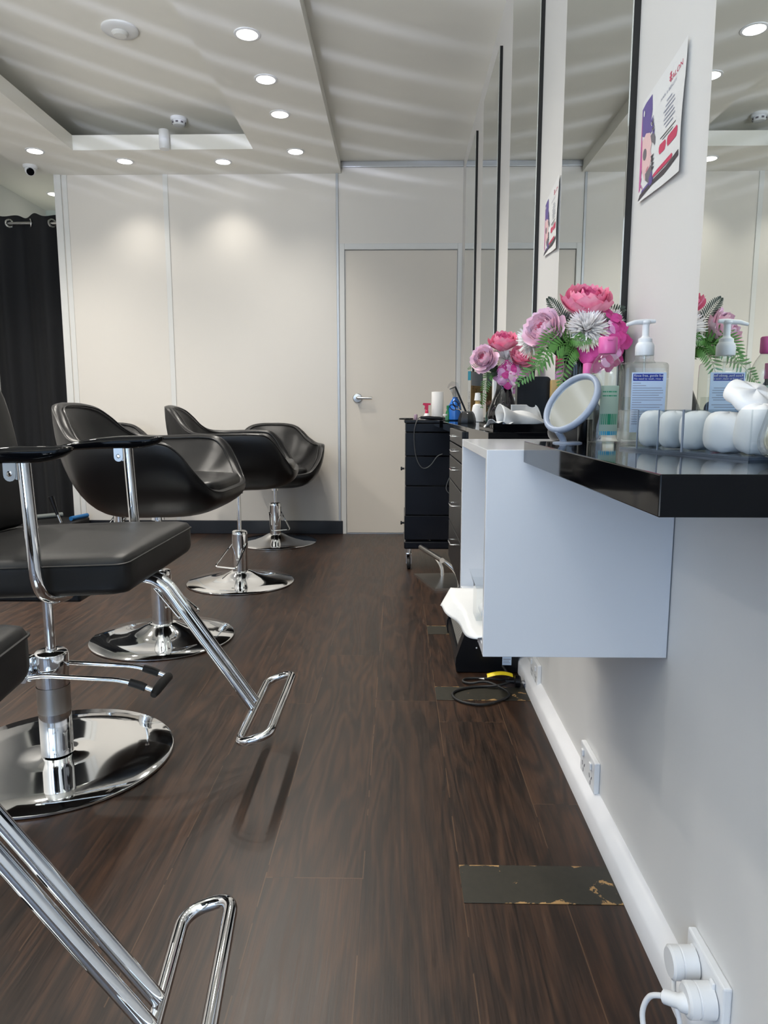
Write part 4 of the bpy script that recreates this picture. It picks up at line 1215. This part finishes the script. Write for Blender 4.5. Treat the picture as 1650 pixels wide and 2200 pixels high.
# ================================================================== third and fourth counters
t = thing('scissor_holder', 'black dome shaped scissor holder on the third counter', 'scissor holder', (.266, 2.745, ZC))
MB().at(S(1, .8, 1)).lathe([(.034, 0), (.035, .004), (.033, .020), (.028, .036), (.022, .045), (.017, .046), (.017, .030)], 8).build('body', M['black_satin'], t, 20)
MB().at(T(0, -.026, .036) @ R(PI/2+.5, 'X')).lathe([(.003, -.002), (.003, .001), (0, .002)], 12, False).build('stud', M['chrome'], t)
cm = MB().at(T(.266+.004, 2.748, ZC+.032) @ R(math.radians(-24), 'Y'))
cm.box(-.006, .001, -.0018, .0018, 0, .118, .0008)
for k in range(22): cm.box(-.024, -.006, -.0009, .0009, .056+.0028*k, .0572+.0028*k)
cm.box(-.026, .001, -.0015, .0015, .1165, .1195, .0005).box(-.024, -.006, -.0012, .0012, .052, .0545)
solo('comb', cm, M['black_satin'], 'black comb standing slanted in the scissor holder', 'comb')
t = thing('scissors', 'black handled scissors standing in the scissor holder, pointing left', 'scissors', (.262, 2.74, ZC+.032), 0)
sx_ = MB().at(R(math.radians(-52), 'Y'))
for s in (-1, 1):
    sx_.tube([(s*.002, 0, -.015), (s*.003, 0, .02), (-s*.006, 0, .045)], [.0012, .0022, .0018], 6)
sx_.build('blades', M['chrome'], t)
for s in (-1, 1):
    MB().at(R(math.radians(-52), 'Y')).tube([(s*.009+.008*math.cos(a), 0, .058+.013*math.sin(a)) for a in [2*PI*i/18 for i in range(18)]], .0018, 6, True).build('finger_ring', M['black_satin'], t)

t = thing('white_bottle', 'white shouldered bottle with a white flip cap beside the fern leaf', 'bottle', (.345, 3.10, ZC))
MB().lathe([(.024, 0), (.026, .002), (.0262, .030), (.0225, .060), (.0190, .072), (.012, .076), (.010, .078)], 32).build('bottle', M['white_plastic'], t)
MB().lathe([(.0105, .076), (.0105, .092)], 24, False).build('neck', M['gold'], t)
MB().lathe([(.0150, .092), (.0110, .124), (0, .125)], 28, False).build('cap', M['white_plastic'], t)
t = thing('white_carton', 'tall white carton with a beige label behind the smaller vase', 'carton', (.412, 2.86, ZC))
cb = MB(); cb.box(-.035, .035, -.02, .02, 0, .17, .002); cb.mat(1).box(-.002, .014, -.0206, -.02, .10, .152)
cb.mat(2).box(.0, .012, -.0209, -.0206, .128, .131).box(.0, .010, -.0209, -.0206, .120, .122)
cb.build('carton', [M['white_plastic'], plain('beige_label', C(190, 182, 165), .5), M['ink_grey']], t)
t = thing('teal_glass_vase', 'small teal glass bottle with dark lettering, partly behind the smaller black vase', 'glass bottle', (.388, 2.98, ZC))
MB().lathe([(.016, 0), (.022, .004), (.025, .020), (.020, .040), (.012, .050), (.010, .058), (.016, .062), (.011, .066), (.017, .071)], 28, False).build('bottle', M['teal_glass'], t)
lt = MB().text('BE', .017, T(-.012, -.0262, .012) @ R(PI/2, 'X')); lt.build('lettering', M['ink_dark'], t)
t = thing('dried_flower', 'brown dried flower standing in the teal glass bottle', 'dried flower', (.388, 2.98, ZC+.060))
mb = MB()
for k in range(9): petal(mb, .034, .020, .3, k*2*PI/9, 1.2+random.uniform(-.2, .2), -.5, .1)
for k in range(7): petal(mb, .028, .018, .4, k*2*PI/7+.3, .7, -.5, .1)
mb.build('bracts', M['bract'], t, 80)
MB().tube([(0, 0, -.045), (0, 0, .004)], .0018, 6).build('stem', M['stem'], t)

bk = thing('book', 'upright book with a teal topped grey spine and tan cover', 'book', (.345, 3.52, ZC), math.radians(-29))
MB().box(0, .012, 0, .15, .0, .236, .0006).build('pages', M['paper'], bk)
cv = MB(); cv.box(.012, .0135, -.001, .152, 0, .238).box(-.0015, 0, -.001, .152, 0, .238)
cv.build('cover', M['book_cover'], bk)
sp = MB(); sp.box(-.0018, .0138, -.0022, -.001, 0, .238); sp.mat(1).box(-.0018, .0138, -.0026, -.0022, .195, .238)
sp.mat(2).text('SOUNDS', .015, T(.0110, -.0026, .030) @ R(PI/2, 'X') @ R(PI/2, 'Z')).text('studio of hair', .007, T(.0085, -.0026, .105) @ R(PI/2, 'X') @ R(PI/2, 'Z'))
sp.build('spine', [M['grey_spine'], M['teal'], M['ink_dark']], bk)
ct = MB(); ct.mat(0).box(.0135, .0137, .004, .148, .170, .236); ct.mat(1).text('flix', .05, T(.0139, .02, .135) @ R(PI/2, 'Z') @ R(PI/2, 'X'))
ct.build('cover_print', [M['paper'], plain('cover_ink', C(130, 95, 50), .5)], bk)

t = thing('spray_bottle', 'blue spray bottle with a clear trigger head on the farthest counter', 'spray bottle', (.298, 3.72, ZC))
MB().lathe([(.030, 0), (.034, .003), (.034, .055), (.030, .082), (.020, .102), (.0135, .110), (.013, .118)], 32).build('bottle', M['blue'], t)
hd = MB().lathe([(.016, .116), (.016, .134), (.012, .140)], 24)
hd.prism([(-.012, .138), (.014, .138), (.020, .165), (.012, .190), (-.020, .198), (-.034, .184), (-.042, .165), (-.036, .162), (-.026, .176), (-.012, .172)], -.009, .009, 'y')
hd.build('trigger_head', M['acrylic'], t)
hd2 = MB().prism([(-.014, .150), (-.020, .145), (-.030, .160), (-.026, .164)], -.006, .006, 'y').build('trigger', M['white_plastic'], t)
t = thing('green_bottle', 'small green glass bottle beside the blue spray bottle', 'bottle', (.262, 3.72, ZC))
MB().lathe([(.012, 0), (.014, .002), (.014, .030), (.0115, .042), (.007, .052), (.0065, .058)], 24).build('bottle', M['green'], t)
MB().lathe([(.0085, .056), (.0085, .074), (0, .075)], 20, False).build('cap', M['green'], t)
solo('blue_tube', MB().at(S(1, .55, 1)).lathe([(.013, 0), (.013, .012), (.015, .016), (.017, .060), (.0175, .078)], 24), M['cyan'], 'short cyan tube between the green bottle and the blue spray bottle', 'tube', (.282, 3.76, ZC))
t = thing('small_jar', 'small clear jar at the foot of the paper towel roll', 'jar', (.240, 3.60, ZC))
MB().lathe([(.011, 0), (.0115, .002), (.0115, .026)], 24, False).build('jar', M['bottle'], t)
MB().lathe([(.012, .024), (.012, .031), (0, .0315)], 24, False).build('lid', M['white_plastic'], t)

# on the trolley
ZT = .862
t = thing('paper_towel_roll', 'upright white paper towel roll on the trolley', 'paper roll', (.232, 4.17, ZT))
MB().lathe([(.019, .001), (.034, 0), (.0345, .002), (.0345, .158), (.033, .160), (.019, .1595), (.0185, .150)], 40, False).build('paper', M['paper'], t)
MB().lathe([(.0185, .0), (.0185, .159)], 28, False).build('core', M['gold'], t)
t = thing('trigger_sprayer', 'small white bottle with a raspberry red trigger on the trolley', 'spray bottle', (.168, 4.12, ZT))
MB().lathe([(.017, 0), (.018, .002), (.018, .022), (.013, .034), (.009, .038)], 24).build('bottle', M['white_plastic'], t)
hd = MB().lathe([(.010, .036), (.010, .052), (.007, .056)], 20)
hd.prism([(-.007, .054), (.008, .054), (.009, .084), (.022, .084), (.022, .094), (-.020, .096), (-.024, .086), (-.012, .080)], -.006, .006, 'y')
hd.prism([(-.010, .078), (-.006, .078), (-.010, .060), (-.015, .058)], -.004, .004, 'y')
hd.build('trigger_head', M['red'], t)
lb = MB().at(T(0, -.0185, .012) @ R(PI/2, 'X')).lathe([(0.006, -.0002), (.010, -.0002), (.010, .0004), (.006, .0004)], 20, False)
lb.build('label_ring', M['ink_dark'], t)
solo('hair_clip', MB().lathe([(.009, 0), (.0105, .003), (.0105, .028), (.009, .031)], 20), M['mauve'], 'mauve cylinder left of the red trigger sprayer on the trolley', 'clip', (.105, 4.11, ZT))
solo('hair_clip', MB().at(T(0, 0, .009) @ R(PI/2, 'Y') ).lathe([(.008, 0), (.009, .003), (.009, .028), (.008, .031)], 20), M['mauve'], 'mauve cylinder lying right of the red trigger sprayer on the trolley', 'clip', (.182, 4.085, ZT))
rg = MB().at(T(0, 0, .006) @ S(1, .9, 1)).grid(lambda u, v: ((.036+.006*math.cos(2*PI*v))*math.cos(2*PI*u), (.036+.006*math.cos(2*PI*v))*math.sin(2*PI*u), .005*math.sin(2*PI*v)), 36, 8, True, True)
solo('black_strap', rg, M['black_satin'], 'black ring shaped strap at the left corner of the trolley top', 'strap', (.050, 4.10, ZT))
t = thing('curling_iron', 'black hair iron lying at the trolley edge with its cord hanging down the front', 'hair iron', (.16, 4.06, ZT+.010))
MB().tube([(-.03, .0, .004), (.02, .0, .002), (.07, -.002, -.001), (.115, -.004, -.002)], [.007, .0105, .010, .007], 14).build('handle', M['black_satin'], t)
MB().tube([(.045, -.002, .010), (.075, -.002, .010), (.10, -.003, .005)], .004, 8).build('lever', M['chrome'], t)
pts = [(-.03, 0, .004), (-.045, -.020, -.004), (-.062, -.034, -.050), (-.066, -.034, -.110), (-.058, -.034, -.200), (-.035, -.034, -.262), (-.006, -.034, -.282), (.03, -.034, -.262), (.065, -.034, -.215), (.095, -.033, -.200)]
MB().tube(spline(pts, 7), .0026, 8).build('cord', plain('grey_cord', C(70, 72, 74), .4), t)
t = thing('cable_loop', 'thin grey cable loop hanging low on the trolley front', 'cable', (.30, 4.022, .46))
MB().tube(spline([(.030, 0, .12), (.042, 0, .07), (.036, 0, .02), (.016, 0, -.008), (-.006, 0, -.010), (-.022, 0, .015), (-.014, 0, .055), (.006, 0, .10)], 7), .0024, 8).build('cable', plain('grey_cable', C(84, 86, 88), .4), t)

# ================================================================== inside the white shelf box
def towel(u, v):
    # u from inside the box outward over its lip, v along the box from its near end
    out = .006+.042*v**.8+.004*math.sin(v*11)
    d = u*(.115+out+.030*v)                      # distance travelled along the sheet
    flat = .115+out*.55
    x = .258-min(d, flat); z = .523+.003*math.sin(v*9+u*4)
    e = d-flat
    if e > 0: x -= e*.45; z -= e*(.95+.25*math.sin(v*6))+.10*e*e
    return (x, 1.195+.350*v, z+.003)
sheet(towel, 'paper_towel', M['paper'], 'white paper towel spilling over the open front of the white shelf box', 'paper towel', 30)
t = thing('clear_holder', 'clear plastic holder standing on the paper towel inside the white shelf box', 'holder', (.172, 1.30, .530))
hb = MB()
w0, w1, hz = .026, .034, .085
for (a, b_) in ((0, 1), (1, 2), (2, 3), (3, 0)):
    q0 = [(-w0, -w0), (w0, -w0), (w0, w0), (-w0, w0)]; q1 = [(-w1, -w1), (w1, -w1), (w1, w1), (-w1, w1)]
    hb.add([(q0[a][0], q0[a][1], 0), (q0[b_][0], q0[b_][1], 0), (q0[b_][0], q0[b_][1], hz*.7), (q0[a][0], q0[a][1], hz*.7), (q1[b_][0], q1[b_][1], hz), (q1[a][0], q1[a][1], hz)], [(0, 1, 2, 3), (3, 2, 4, 5)])
hb.add([(-w0, -w0, 0), (w0, -w0, 0), (w0, w0, 0), (-w0, w0, 0)], [(0, 1, 2, 3)])
hb.build('wall', M['acrylic'], t)
solo('paper_tube', MB().at(T(0, 0, .011) @ R(-PI/2, 'X')).lathe([(.0065, 0), (.0105, 0), (.0105, .044), (.0065, .044), (.0065, .0)], 24, False), M['paper'],
     'white rolled tube lying inside the clear holder', 'paper roll', (.166, 1.278, .531))
